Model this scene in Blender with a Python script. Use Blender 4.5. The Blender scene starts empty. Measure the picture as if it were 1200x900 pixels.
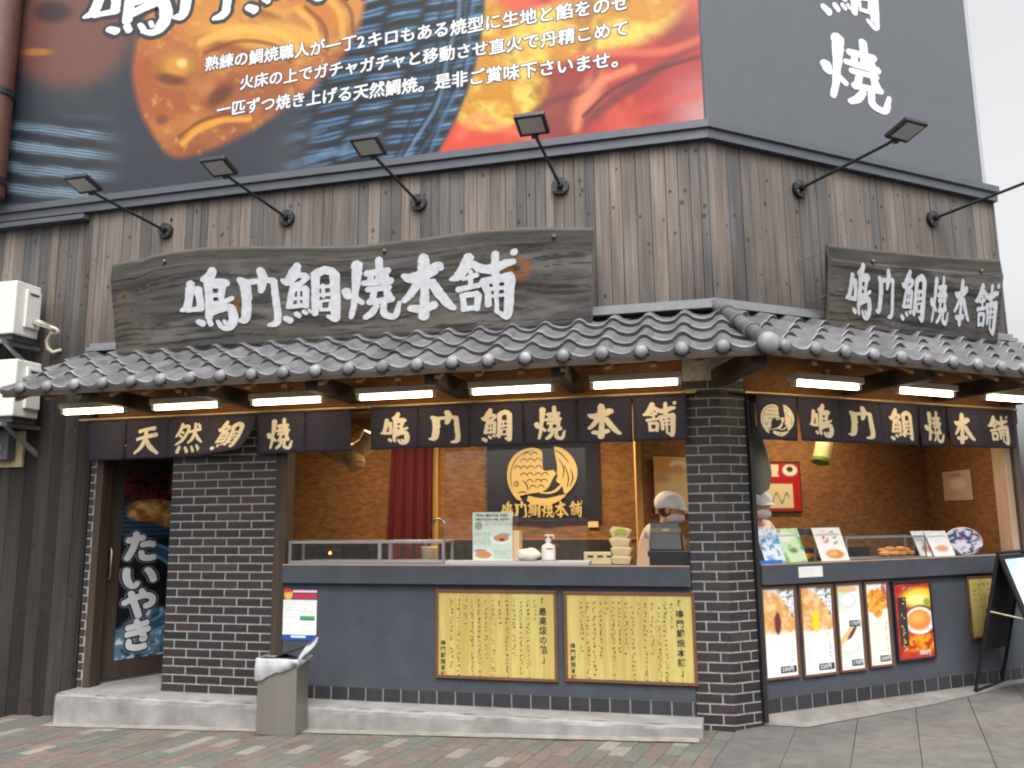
import bpy, bmesh, math, random
import numpy as np
from mathutils import Matrix, Vector
random.seed(7); RNG = np.random.RandomState(11)
SC = bpy.context.scene; COL = SC.collection

# ------------------------------------------------------------------ camera, sky, sun, exposure
CF = 965.0; CYAW, CPIT, CROL = -0.25017827, 0.15982151, -0.01087252
CAM = np.array([0.0118578, -6.2427041, 1.5157065])
def cam_axes():
    cy, sy = math.cos(CYAW), math.sin(CYAW); cp, sp = math.cos(CPIT), math.sin(CPIT); cr, sr = math.cos(CROL), math.sin(CROL)
    f = np.array([sy*cp, cy*cp, sp]); r = np.array([cy, -sy, 0.0]); u = np.cross(r, f)
    return r*cr+u*sr, -r*sr+u*cr, f
CR, CU, CFW = cam_axes()
cd = bpy.data.cameras.new('camera'); co = bpy.data.objects.new('camera', cd); COL.objects.link(co)
m = Matrix.Identity(4)
for i in range(3):
    m[i][0] = CR[i]; m[i][1] = CU[i]; m[i][2] = -CFW[i]; m[i][3] = CAM[i]
co.matrix_world = m
cd.sensor_fit = 'HORIZONTAL'; cd.sensor_width = 36.0; cd.lens = CF/1200*36; cd.clip_start = 0.05; cd.clip_end = 2000
SC.camera = co
SUN_EL, SUN_AZ = math.radians(60), math.radians(160)     # azimuth measured clockwise from +y
w = bpy.data.worlds.new('World'); SC.world = w; w.use_nodes = True
nt = w.node_tree; nt.nodes.clear()
sky = nt.nodes.new('ShaderNodeTexSky'); sky.sky_type = 'NISHITA'; sky.sun_disc = False
sky.sun_elevation = SUN_EL; sky.sun_rotation = SUN_AZ; sky.dust_density = 8.0; sky.air_density = 1.0
hs = nt.nodes.new('ShaderNodeHueSaturation'); hs.inputs['Saturation'].default_value = 0.07
bg = nt.nodes.new('ShaderNodeBackground'); bg.inputs['Strength'].default_value = 0.15
wo = nt.nodes.new('ShaderNodeOutputWorld')
nt.links.new(sky.outputs[0], hs.inputs['Color']); nt.links.new(hs.outputs[0], bg.inputs[0]); nt.links.new(bg.outputs[0], wo.inputs[0])
sd = bpy.data.lights.new('sun', 'SUN'); sd.energy = 0.5; sd.angle = math.radians(30); sd.color = (1.0, 0.96, 0.9)
so = bpy.data.objects.new('sun', sd); COL.objects.link(so)
sdir = Vector((math.sin(SUN_AZ)*math.cos(SUN_EL), math.cos(SUN_AZ)*math.cos(SUN_EL), math.sin(SUN_EL)))
so.rotation_euler = sdir.to_track_quat('Z', 'Y').to_euler(); so.location = (0, -8, 12)
SC.view_settings.view_transform = 'Standard'; SC.view_settings.look = 'None'
SC.view_settings.exposure = 1.14; SC.view_settings.gamma = 1.0; SC.view_settings.use_curve_mapping = False
SC.render.engine = 'CYCLES'; SC.cycles.use_denoising = True; SC.cycles.max_bounces = 6
SC.cycles.pixel_filter_type = 'BLACKMAN_HARRIS'; SC.cycles.filter_width = 2.1
SC.cycles.caustics_reflective = False; SC.cycles.caustics_refractive = False

# ------------------------------------------------------------------ frames: a wall plane with u along it, y inward, z up
TB = 0.6809644
class Frame:
    def __init__(s, ox, oy, ang):
        s.o = np.array([ox, oy, 0.0]); s.a = ang
        s.e = np.array([math.cos(ang), math.sin(ang), 0.0]); s.n = np.array([-math.sin(ang), math.cos(ang), 0.0])
    def P(s, u, y, z): return s.o + s.e*u + s.n*y + np.array([0, 0, z])
    def inv(s, p):
        d = np.array(p, float)-s.o; return float(d@s.e), float(d@s.n), float(p[2])
    def px(s, x, y, d=0.0):            # photo pixel -> (u, z) on the plane d metres inward
        r = CFW*CF + CR*(x-600) - CU*(y-450)
        t = (d - (CAM-s.o)@s.n)/(r@s.n); p = CAM+r*t
        return float((p-s.o)@s.e), float(p[2])
    def pz(s, x, y, z):                # photo pixel -> (u, y) on a level plane
        r = CFW*CF + CR*(x-600) - CU*(y-450)
        t = (z-CAM[2])/r[2]; p = CAM+r*t
        return float((p-s.o)@s.e), float((p-s.o)@s.n)
A = Frame(0, 0, 0.0); B = Frame(0, 0, TB); D = Frame(-5.45, 0.10, math.radians(65))
def project(p):
    v = np.asarray(p, float)-CAM; dz = v@CFW
    return 600+CF*(v@CR)/dz, 450-CF*(v@CU)/dz
def gz(x): return 0.028+0.029*max(-9.0, min(6.0, x))

# ------------------------------------------------------------------ colours and materials
def L(r, g, b, k=1.0):
    f = lambda c: (c/255/12.92 if c/255 <= .04045 else ((c/255+.055)/1.055)**2.4)
    k *= .84
    return (f(r)*k, f(g)*k, f(b)*k)
MATS = {}
def mat(name, col, rough=0.6, metal=0.0, var=0.0, vscale=8.0, bump=0.0, bscale=60.0, attr=False, spec=0.5, stretch=None, dark=None):
    if name in MATS: return MATS[name]
    m = bpy.data.materials.new(name); m.use_nodes = True; n = m.node_tree; b = n.nodes['Principled BSDF']
    b.inputs['Roughness'].default_value = rough; b.inputs['Metallic'].default_value = metal
    b.inputs['Specular IOR Level'].default_value = spec
    tc = n.nodes.new('ShaderNodeTexCoord'); mp = n.nodes.new('ShaderNodeMapping'); n.links.new(tc.outputs['Object'], mp.inputs[0])
    if stretch: mp.inputs['Scale'].default_value = stretch
    base = None
    if attr:
        at = n.nodes.new('ShaderNodeAttribute'); at.attribute_name = 'Col'; base = at.outputs['Color']
        if col != (1, 1, 1):
            mx = n.nodes.new('ShaderNodeMix'); mx.data_type = 'RGBA'; mx.blend_type = 'MULTIPLY'; mx.inputs[0].default_value = 1
            n.links.new(base, mx.inputs[6]); mx.inputs[7].default_value = (*col, 1); base = mx.outputs[2]
    if var > 0:
        no = n.nodes.new('ShaderNodeTexNoise'); no.inputs['Scale'].default_value = vscale; no.inputs['Detail'].default_value = 7; no.inputs['Roughness'].default_value = .62
        n.links.new(mp.outputs[0], no.inputs['Vector'])
        rr = n.nodes.new('ShaderNodeMapRange'); rr.inputs[1].default_value = .28; rr.inputs[2].default_value = .72
        rr.inputs[3].default_value = 1-var; rr.inputs[4].default_value = 1+var
        n.links.new(no.outputs[0], rr.inputs[0])
        mx = n.nodes.new('ShaderNodeMix'); mx.data_type = 'RGBA'; mx.blend_type = 'MULTIPLY'; mx.inputs[0].default_value = 1
        if base is not None: n.links.new(base, mx.inputs[6])
        else: mx.inputs[6].default_value = (*col, 1)
        n.links.new(rr.outputs[0], mx.inputs[7]); base = mx.outputs[2]
    if base is not None: n.links.new(base, b.inputs['Base Color'])
    else: b.inputs['Base Color'].default_value = (*col, 1)
    if bump > 0:
        no2 = n.nodes.new('ShaderNodeTexNoise'); no2.inputs['Scale'].default_value = bscale; no2.inputs['Detail'].default_value = 6
        n.links.new(mp.outputs[0], no2.inputs['Vector'])
        bp = n.nodes.new('ShaderNodeBump'); bp.inputs['Strength'].default_value = bump; bp.inputs['Distance'].default_value = .01
        n.links.new(no2.outputs[0], bp.inputs['Height']); n.links.new(bp.outputs[0], b.inputs['Normal'])
    MATS[name] = m; return m
def emit(name, col, s):
    m = bpy.data.materials.new(name); m.use_nodes = True; n = m.node_tree; n.nodes.clear()
    e = n.nodes.new('ShaderNodeEmission'); e.inputs[0].default_value = (*col, 1); e.inputs[1].default_value = s
    o = n.nodes.new('ShaderNodeOutputMaterial'); n.links.new(e.outputs[0], o.inputs[0]); return m
def glass(name, tint=(1, 1, 1), ior=1.5):
    m = bpy.data.materials.new(name); m.use_nodes = True; n = m.node_tree; n.nodes.clear()
    t = n.nodes.new('ShaderNodeBsdfTransparent'); t.inputs[0].default_value = (*tint, 1)
    g = n.nodes.new('ShaderNodeBsdfGlossy'); g.inputs['Roughness'].default_value = .015
    lw_ = n.nodes.new('ShaderNodeLayerWeight'); lw_.inputs[0].default_value = .5; po = n.nodes.new('ShaderNodeMath'); po.operation = 'POWER'; po.inputs[1].default_value = 5
    n.links.new(lw_.outputs['Facing'], po.inputs[0]); fr = n.nodes.new('ShaderNodeMath'); fr.operation = 'MULTIPLY_ADD'; fr.inputs[1].default_value = .93; fr.inputs[2].default_value = .05; n.links.new(po.outputs[0], fr.inputs[0])
    mx = n.nodes.new('ShaderNodeMixShader'); o = n.nodes.new('ShaderNodeOutputMaterial')
    n.links.new(fr.outputs[0], mx.inputs[0]); n.links.new(t.outputs[0], mx.inputs[1]); n.links.new(g.outputs[0], mx.inputs[2]); n.links.new(mx.outputs[0], o.inputs[0])
    return m
def wood(name, col, axis=2, attr=True, knots=0.0, rough=.75, contrast=.38, fine=1.0, foot_dark=None):
    """weathered board: grain stretched along one axis, darker streaks, knots"""
    m = bpy.data.materials.new(name); m.use_nodes = True; n = m.node_tree; b = n.nodes['Principled BSDF']; b.inputs['Roughness'].default_value = rough
    b.inputs['Specular IOR Level'].default_value = .3
    tc = n.nodes.new('ShaderNodeTexCoord'); mp = n.nodes.new('ShaderNodeMapping'); n.links.new(tc.outputs['Object'], mp.inputs[0])
    s = [38*fine, 38*fine, 38*fine]; s[axis] = 1.6; mp.inputs['Scale'].default_value = s
    n1 = n.nodes.new('ShaderNodeTexNoise'); n1.inputs['Scale'].default_value = 1.0; n1.inputs['Detail'].default_value = 8; n1.inputs['Roughness'].default_value = .65; n1.inputs['Distortion'].default_value = .5
    n.links.new(mp.outputs[0], n1.inputs['Vector'])
    mp2 = n.nodes.new('ShaderNodeMapping'); n.links.new(tc.outputs['Object'], mp2.inputs[0]); s2 = [6, 6, 6]; s2[axis] = .9; mp2.inputs['Scale'].default_value = s2
    n2 = n.nodes.new('ShaderNodeTexNoise'); n2.inputs['Scale'].default_value = 1.0; n2.inputs['Detail'].default_value = 5; n.links.new(mp2.outputs[0], n2.inputs['Vector'])
    def rng(src, a, c, lo, hi):
        r = n.nodes.new('ShaderNodeMapRange'); r.inputs[1].default_value = a; r.inputs[2].default_value = c; r.inputs[3].default_value = lo; r.inputs[4].default_value = hi
        n.links.new(src, r.inputs[0]); return r.outputs[0]
    def mul(x, y):
        q = n.nodes.new('ShaderNodeMix'); q.data_type = 'RGBA'; q.blend_type = 'MULTIPLY'; q.inputs[0].default_value = 1
        n.links.new(x, q.inputs[6]); n.links.new(y, q.inputs[7]); return q.outputs[2]
    if attr:
        at = n.nodes.new('ShaderNodeAttribute'); at.attribute_name = 'Col'; base = at.outputs['Color']
        cc = n.nodes.new('ShaderNodeRGB'); cc.outputs[0].default_value = (*col, 1); base = mul(base, cc.outputs[0])
    else:
        cc = n.nodes.new('ShaderNodeRGB'); cc.outputs[0].default_value = (*col, 1); base = cc.outputs[0]
    base = mul(base, rng(n1.outputs[0], .3, .7, 1-contrast, 1+contrast))
    base = mul(base, rng(n2.outputs[0], .3, .7, 1-contrast*.8, 1+contrast*.6))
    if knots > 0:
        mp3 = n.nodes.new('ShaderNodeMapping'); n.links.new(tc.outputs['Object'], mp3.inputs[0]); s3 = [7.5, 7.5, 7.5]; s3[axis] = 2.6; mp3.inputs['Scale'].default_value = s3
        vo = n.nodes.new('ShaderNodeTexVoronoi'); vo.inputs['Scale'].default_value = 1.0; n.links.new(mp3.outputs[0], vo.inputs['Vector'])
        base = mul(base, rng(vo.outputs['Distance'], .06, .13, .25, 1.0))
    if foot_dark:                                    # boards turn darker towards the foot, uneven from board to board
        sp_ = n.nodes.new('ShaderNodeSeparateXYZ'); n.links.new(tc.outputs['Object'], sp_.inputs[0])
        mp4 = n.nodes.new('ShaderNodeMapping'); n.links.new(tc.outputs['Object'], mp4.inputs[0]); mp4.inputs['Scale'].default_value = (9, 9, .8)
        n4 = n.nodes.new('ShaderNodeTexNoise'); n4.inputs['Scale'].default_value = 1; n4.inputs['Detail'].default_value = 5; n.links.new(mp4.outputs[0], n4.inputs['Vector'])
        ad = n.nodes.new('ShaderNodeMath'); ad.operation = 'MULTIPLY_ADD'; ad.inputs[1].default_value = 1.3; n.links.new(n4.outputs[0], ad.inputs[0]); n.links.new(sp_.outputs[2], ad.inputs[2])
        base = mul(base, rng(ad.outputs[0], foot_dark[0], foot_dark[1], .42, 1.0))
    n.links.new(base, b.inputs['Base Color'])
    bp = n.nodes.new('ShaderNodeBump'); bp.inputs['Strength'].default_value = .35; bp.inputs['Distance'].default_value = .004
    n.links.new(n1.outputs[0], bp.inputs['Height']); n.links.new(bp.outputs[0], b.inputs['Normal'])
    return m

# ------------------------------------------------------------------ mesh collector
BASE = {}
class MB:
    def __init__(s): s.v = []; s.f = []; s.c = []; s.sm = []
    def add(s, vs, fs, col=(1, 1, 1), smooth=False):
        o = len(s.v); s.v += [tuple(map(float, p)) for p in vs]
        for k, f in enumerate(fs):
            s.f.append([i+o for i in f]); s.c.append(col[k] if isinstance(col, list) else col); s.sm.append(smooth)
        return s
    def box(s, a, b, col=(1, 1, 1)):
        x0, y0, z0 = a; x1, y1, z1 = b
        x0, x1 = min(x0, x1), max(x0, x1); y0, y1 = min(y0, y1), max(y0, y1); z0, z1 = min(z0, z1), max(z0, z1)
        return s.add([(x0, y0, z0), (x1, y0, z0), (x1, y1, z0), (x0, y1, z0), (x0, y0, z1), (x1, y0, z1), (x1, y1, z1), (x0, y1, z1)],
                     [(0, 3, 2, 1), (4, 5, 6, 7), (0, 1, 5, 4), (1, 2, 6, 5), (2, 3, 7, 6), (3, 0, 4, 7)], col)
    def obox(s, c, size, rot, col=(1, 1, 1)):      # rot: Matrix 3x3
        hx, hy, hz = [q/2 for q in size]; vs = []
        for dz in (-hz, hz):
            for dx, dy in ((-hx, -hy), (hx, -hy), (hx, hy), (-hx, hy)):
                p = rot @ Vector((dx, dy, dz)); vs.append((c[0]+p.x, c[1]+p.y, c[2]+p.z))
        return s.add(vs, [(0, 3, 2, 1), (4, 5, 6, 7), (0, 1, 5, 4), (1, 2, 6, 5), (2, 3, 7, 6), (3, 0, 4, 7)], col)
    def prism(s, pts, y0, y1, col=(1, 1, 1)):      # polygon in (u, z), counter-clockwise seen from outside, front at y0
        n = len(pts); vs = [(p[0], y0, p[1]) for p in pts]+[(p[0], y1, p[1]) for p in pts]
        return s.add(vs, [tuple(range(n)), tuple(range(2*n-1, n-1, -1))]+[(i, i+n, (i+1) % n+n, (i+1) % n) for i in range(n)], col)
    def tube(s, pts, r, n=10, col=(1, 1, 1), cap=True, smooth=True):
        P = [Vector(p) for p in pts]; rs = r if isinstance(r, (list, tuple)) else [r]*len(P); vs = []
        t0 = (P[1]-P[0]).normalized(); ref = Vector((0, 0, 1)) if abs(t0.z) < .9 else Vector((1, 0, 0)); nx = t0.cross(ref).normalized()
        for i, p in enumerate(P):
            t = (P[min(i+1, len(P)-1)]-P[max(i-1, 0)]).normalized(); nx = (nx-t*nx.dot(t)).normalized(); ny = t.cross(nx)
            for k in range(n):
                a = 2*math.pi*k/n; q = p+(nx*math.cos(a)+ny*math.sin(a))*rs[i]; vs.append(tuple(q))
        fs = [(i*n+k, i*n+(k+1) % n, (i+1)*n+(k+1) % n, (i+1)*n+k) for i in range(len(P)-1) for k in range(n)]
        s.add(vs, fs, col, smooth)
        if cap:
            s.add(vs[:n], [tuple(range(n-1, -1, -1))], col); s.add(vs[-n:], [tuple(range(n))], col)
        return s
    def lathe(s, c, prof, n=20, col=(1, 1, 1), smooth=True):      # profile of (radius, z)
        vs = [(c[0]+r*math.cos(2*math.pi*k/n), c[1]+r*math.sin(2*math.pi*k/n), c[2]+z) for r, z in prof for k in range(n)]
        fs = [(i*n+k, i*n+(k+1) % n, (i+1)*n+(k+1) % n, (i+1)*n+k) for i in range(len(prof)-1) for k in range(n)]
        return s.add(vs, fs, col, smooth)
    def ball(s, c, r, nu=14, nv=9, col=(1, 1, 1), fn=None):
        rx, ry, rz = (r, r, r) if not isinstance(r, (tuple, list)) else r; vs = []
        for i in range(nv+1):
            th = math.pi*i/nv
            for k in range(nu):
                ph = 2*math.pi*k/nu; d = (math.sin(th)*math.cos(ph), math.sin(th)*math.sin(ph), math.cos(th))
                p = Vector((rx*d[0], ry*d[1], rz*d[2]))
                if fn: p = fn(p, d)
                vs.append((c[0]+p[0], c[1]+p[1], c[2]+p[2]))
        fs = [(i*nu+k, (i+1)*nu+k, (i+1)*nu+(k+1) % nu, i*nu+(k+1) % nu) for i in range(nv) for k in range(nu)]
        return s.add(vs, fs, col, True)
    def grid(s, fn, nu, nv, col=(1, 1, 1), smooth=True):          # fn(i/nu, j/nv) -> point
        vs = [fn(i/nu, j/nv) for j in range(nv+1) for i in range(nu+1)]; q = nu+1
        fs = [(j*q+i, j*q+i+1, (j+1)*q+i+1, (j+1)*q+i) for j in range(nv) for i in range(nu)]
        return s.add(vs, fs, col, smooth)
    def build(s, name, mt, parent=None, frame=None, base=None, label=None, cat=None, group=None, kind=None, bevel=0.0, vcol=None, solid=0.0):
        if parent is not None:
            fb = BASE[parent.name]; bs = fb[1]
        else:
            bs = base or (0, 0, 0)
        me = bpy.data.meshes.new(name)
        me.from_pydata([(x-bs[0], y-bs[1], z-bs[2]) for x, y, z in s.v], [], s.f); me.validate(clean_customdata=False)
        if len(me.polygons) == len(s.f):
            me.polygons.foreach_set('use_smooth', s.sm)
        if vcol is not None:
            a = me.attributes.new('Col', 'FLOAT_COLOR', 'POINT'); a.data.foreach_set('color', np.c_[vcol, np.ones(len(vcol))].astype(np.float32).ravel())
        elif any(c != (1, 1, 1) for c in s.c) or 'Col' in [nn.attribute_name for nn in mt.node_tree.nodes if nn.bl_idname == 'ShaderNodeAttribute']:
            a = me.attributes.new('Col', 'FLOAT_COLOR', 'CORNER'); arr = []
            for p, c in zip(me.polygons, s.c): arr += [(*c, 1.0)]*p.loop_total
            a.data.foreach_set('color', np.array(arr, np.float32).ravel())
        me.materials.append(mt); o = bpy.data.objects.new(name, me); COL.objects.link(o)
        if parent is not None:
            o.parent = parent; BASE[o.name] = BASE[parent.name]
        else:
            fr = frame or A; o.location = fr.P(*bs); o.rotation_euler = (0, 0, fr.a); BASE[o.name] = (fr, bs)
        if label: o['label'] = label
        if cat: o['category'] = cat
        if group: o['group'] = group
        if kind: o['kind'] = kind
        if bevel > 0:
            bv = o.modifiers.new('bevel', 'BEVEL'); bv.width = bevel; bv.segments = 2; bv.limit_method = 'ANGLE'; bv.angle_limit = math.radians(40)
        if solid:
            sm = o.modifiers.new('thickness', 'SOLIDIFY'); sm.thickness = solid; sm.offset = -1
        return o
def thing(name, label, cat, frame, base, group=None):
    o = bpy.data.objects.new(name, None); COL.objects.link(o); o.empty_display_size = .1
    o.location = frame.P(*base); o.rotation_euler = (0, 0, frame.a); o['label'] = label; o['category'] = cat
    if group: o['group'] = group
    BASE[o.name] = (frame, base); return o
def copy_tree(o, parent=None):
    c = o.copy(); COL.objects.link(c)
    if parent is not None: c.parent = parent
    for ch in [q for q in bpy.data.objects if q.parent == o]: copy_tree(ch, c)
    return c
def place(o, frame, base, label, rot=0.0):
    o.location = frame.P(*base); o.rotation_euler = (0, 0, frame.a+rot); o['label'] = label; BASE[o.name] = (frame, base); return o

# ------------------------------------------------------------------ numeric noise for printed pictures
_T = RNG.rand(256, 256)
def vnoise(x, y):
    xi = np.floor(x).astype(int); yi = np.floor(y).astype(int); fx = x-xi; fy = y-yi; fx = fx*fx*(3-2*fx); fy = fy*fy*(3-2*fy)
    g = lambda a, b: _T[a % 256, b % 256]
    return (g(xi, yi)*(1-fx)+g(xi+1, yi)*fx)*(1-fy)+(g(xi, yi+1)*(1-fx)+g(xi+1, yi+1)*fx)*fy
def fbm(x, y, o=4):
    s = 0; a = .5
    for k in range(o): s = s+a*vnoise(x*2**k+17*k, y*2**k+31*k); a *= .5
    return s/(1-.5**o)
def sstep(a, b, x): t = np.clip((x-a)/(b-a), 0, 1); return t*t*(3-2*t)
def mixc(c, d, k): return c*(1-k[..., None])+np.array(d)*k[..., None]
def picture(name, mt, parent, pt, nu, nv, paint):
    """a printed sheet: pt(s, t) gives its point for s, t in 0..1 (t up), paint(s, t) the printed colours"""
    mb = MB(); mb.grid(pt, nu, nv, smooth=False)
    S, T = np.meshgrid(np.linspace(0, 1, nu+1), np.linspace(0, 1, nv+1))
    c = np.clip(paint(S, T), 0, 1).reshape(-1, 3)
    return mb.build(name, mt, parent, vcol=c)
def ell(S, T, cx, cy, rx, ry, soft=.15, rot=0.0):
    x = S-cx; y = T-cy
    if rot: x, y = x*math.cos(rot)+y*math.sin(rot), -x*math.sin(rot)+y*math.cos(rot)
    d = np.sqrt((x/rx)**2+(y/ry)**2); return 1-sstep(1-soft, 1+soft, d)

# ------------------------------------------------------------------ brush lettering: strokes are chains of (x, y, width), y down
K = {}
K['鳴'] = ((50, 225, 415, 665), [
 [(148,322,52),(138,400,50),(118,480,52),(78,500,22)], [(130,360,46),(205,375,46)], [(190,370,56),(200,430,46),(200,505,46)], [(120,502,34),(212,502,34)],
 [(288,243,54),(270,285,60),(222,308,36)], [(252,310,46),(258,420,50),(250,565,50)], [(250,322,46),(345,330,52),(375,342,40)], [(345,330,48),(330,440,42)],
 [(270,358,24),(330,358,24)], [(270,415,28),(335,415,28)], [(258,480,42),(330,468,36),(400,438,30)], [(258,535,46),(370,500,50),(398,560,58),(385,620,60),(355,645,40),(312,628,26)],
 [(180,585,36),(214,605,44)], [(250,585,36),(262,615,34)], [(300,592,26),(316,620,30)], [(340,590,22),(350,615,24)]])
K['門'] = ((430, 225, 700, 635), [
 [(462,302,40),(494,345,66),(500,450,60),(486,565,56),(440,572,20)], [(500,325,42),(572,318,38)], [(590,243,52),(602,285,58),(596,350,52),(586,390,32)],
 [(612,315,38),(668,315,42)], [(668,315,42),(673,420,44),(681,560,44),(668,606,44),(622,616,22)]])
K['鯛'] = ((720, 190, 1090, 605), [
 [(835,206,46),(815,260,70),(770,318,58),(733,303,24)], [(845,275,40),(888,288,42),(850,330,34),(795,352,44)], [(797,372,42),(785,430,42),(768,492,36)], [(797,372,32),(882,362,38)],
 [(880,366,42),(878,430,42),(876,492,36)], [(785,488,30),(880,480,30)], [(836,378,18),(832,484,18)], [(798,436,24),(875,430,24)],
 [(742,562,34),(780,582,46)], [(812,535,34),(835,556,32)], [(860,522,30),(880,538,24)], [(893,512,22),(906,530,18)],
 [(941,265,50),(940,350,52),(936,450,50),(930,545,40)], [(945,272,56),(1000,245,56),(1055,265,56)], [(1057,268,58),(1058,400,60),(1056,530,60),(1052,582,44),(1005,560,22)],
 [(985,345,22),(986,430,22)], [(950,362,24),(1032,356,24)], [(950,416,24),(1032,410,24)], [(962,460,20),(1025,456,20),(1020,520,22)], [(966,460,20),(968,520,20)], [(965,517,22),(1025,515,22)]])
K['焼'] = ((15, 155, 390, 585), [
 [(48,375,60),(66,420,48)], [(122,195,70),(120,260,62),(110,360,48),(95,480,38),(76,560,34)], [(105,425,38),(150,466,34)],
 [(175,265,42),(312,258,48)], [(256,175,48),(256,310,52)], [(206,285,42),(196,340,36)], [(155,330,38),(330,328,44)], [(292,290,42),(302,385,48)], [(180,376,38),(318,370,38)],
 [(224,385,38),(205,465,46)], [(298,385,42),(312,445,56)], [(188,462,42),(335,450,42)], [(238,485,38),(205,535,46),(160,566,34)], [(280,475,38),(280,540,46),(316,566,42),(350,560,42),(376,476,24)]])
K['本'] = ((405, 125, 745, 570), [
 [(418,268,36),(470,290,70),(560,265,76),(630,232,74),(656,246,34)], [(544,150,58),(548,230,78),(550,350,58),(545,470,58),(540,558,70)], [(522,310,58),(470,385,52),(418,442,36)],
 [(588,325,56),(640,410,60),(690,485,52),(730,516,32)], [(455,492,44),(530,500,58),(612,480,52)]])
K['舗'] = ((710, 100, 1145, 580), [
 [(840,140,66),(820,200,72),(772,268,62),(722,284,24)], [(862,195,52),(935,238,50)], [(800,292,26),(890,270,36)], [(850,240,28),(850,345,34)], [(768,360,42),(902,343,34)],
 [(800,402,38),(805,505,36)], [(788,402,34),(892,398,40)], [(895,405,46),(888,505,40)], [(805,497,36),(892,490,36)],
 [(890,225,50),(980,240,66),(1060,212,56),(1116,198,40)], [(1004,135,48),(1000,220,52),(1005,330,42),(1010,470,28),(1010,535,28)], [(1113,133,50),(1122,142,46)],
 [(928,318,56),(955,400,42),(956,485,44)], [(920,320,46),(1100,300,66)], [(1090,308,66),(1086,420,62),(1080,540,56),(1064,568,36),(1000,520,22)], [(968,376,26),(1062,370,26)], [(968,426,22),(1062,420,22)]])
K['天'] = ((0, 0, 100, 100), [
 [(22,22,12),(50,16,11),(82,12,12)], [(14,48,10),(50,40,12),(88,34,14)], [(50,18,14),(48,48,15),(34,74,14),(6,94,7)], [(52,48,11),(66,72,16),(92,95,9)]])
K['然'] = ((0, 0, 100, 100), [
 [(26,4,11),(18,26,11),(4,46,6)], [(26,14,9),(48,12,10),(42,34,10),(24,58,10),(4,72,5)], [(22,28,7),(30,34,8)], [(16,40,7),(24,46,8)],
 [(52,30,9),(94,22,10)], [(74,4,10),(72,30,12),(60,52,11),(44,66,6)], [(74,36,9),(84,52,13),(98,64,7)], [(84,6,9),(92,14,11)],
 [(18,78,9),(12,96,12)], [(36,80,9),(42,95,11)], [(58,78,9),(64,93,11)], [(78,74,9),(90,94,14)]])
K['た'] = ((0, 0, 100, 100), [[(8,30,17),(34,26,18),(58,20,17)], [(34,6,18),(32,34,19),(22,66,19),(8,92,18)], [(54,46,17),(76,42,18),(92,46,17)], [(52,70,16),(58,88,18),(78,92,18),(96,88,17)]])
K['い'] = ((0, 0, 100, 100), [[(12,20,19),(12,50,20),(22,80,19),(36,88,17),(46,74,13)], [(72,22,18),(86,46,20),(92,70,18)]])
K['や'] = ((0, 0, 100, 100), [[(4,46,17),(34,32,18),(66,24,18),(90,32,18),(90,52,18),(70,62,17)], [(56,6,16),(64,20,16)], [(24,12,18),(36,48,19),(52,94,19)]])
K['き'] = ((0, 0, 100, 100), [[(12,26,16),(50,20,17),(82,12,16)], [(10,48,16),(50,42,17),(88,34,16)], [(42,4,18),(54,32,18),(74,64,18),(60,66,14)], [(20,68,16),(22,86,18),(48,94,18),(78,90,17)]])
def chain(pts, n=5):
    p = [np.array(q, float) for q in pts]
    if len(p) == 2: return [p[0]+(p[1]-p[0])*t for t in np.linspace(0, 1, 4)]
    e = [2*p[0]-p[1]]+p+[2*p[-1]-p[-2]]; out = []
    for i in range(1, len(e)-2):
        for t in np.linspace(0, 1, n, endpoint=False):
            out.append(.5*((2*e[i])+(-e[i-1]+e[i+1])*t+(2*e[i-1]-5*e[i]+4*e[i+1]-e[i+2])*t*t+(-e[i-1]+3*e[i]-3*e[i+1]+e[i+2])*t**3))
    out.append(e[-2]); return out
def brush(mb, ch, fmap, wk=1.0, add=0.0, lift0=0.0, dl=0.00025, col=(1, 1, 1), slant=0.0, rough=.06):
    """writes one character; fmap(x, y, lift) with x, y in 0..1 of its box, y up"""
    (x0, y0, x1, y1), strokes = K[ch]; h = y1-y0; w_ = x1-x0
    for si, st in enumerate(strokes):
        c = chain(st); k = len(c); lift = lift0+si*dl; vs = []; rs = np.random.RandomState(si*7+len(ch)+k)
        ring = []
        for i, q in enumerate(c):
            d = c[min(i+1, k-1)][:2]-c[max(i-1, 0)][:2]; d = d/(np.linalg.norm(d)+1e-9); nn = np.array([-d[1], d[0]])
            wd = (q[2]*wk+add*h)/2
            ring.append((q[:2], d, nn, wd))
        left = [p+n*w_*1.0*(1+rough*rs.randn()*.5) if False else p+n*wd*(1+rough*rs.randn()) for p, d, n, wd in ring]
        right = [p-n*wd*(1+rough*rs.randn()) for p, d, n, wd in ring]
        p, d, n, wd = ring[0]; cs = [p-d*wd*.55+n*wd*.6, p-d*wd*.75-n*wd*.1, p-d*wd*.35-n*wd*.75]
        p, d, n, wd = ring[-1]; ce = [p+d*wd*.4-n*wd*.7, p+d*wd*.7, p+d*wd*.45+n*wd*.65]
        pts2 = left+right+cs+ce
        for q in pts2:
            X = (q[0]-x0)/(x1-x0); Y = 1-(q[1]-y0)/h; vs.append(fmap(X+slant*(Y-.5), Y, lift))
        nl = k; fs = [(i, i+1, nl+i+1, nl+i) for i in range(k-1)]
        b = 2*k; fs.append((0, nl, b+2, b+1, b)); fs.append((k-1, b+5, b+4, b+3, nl+k-1))
        mb.add(vs, fs, col)
    return mb
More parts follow.
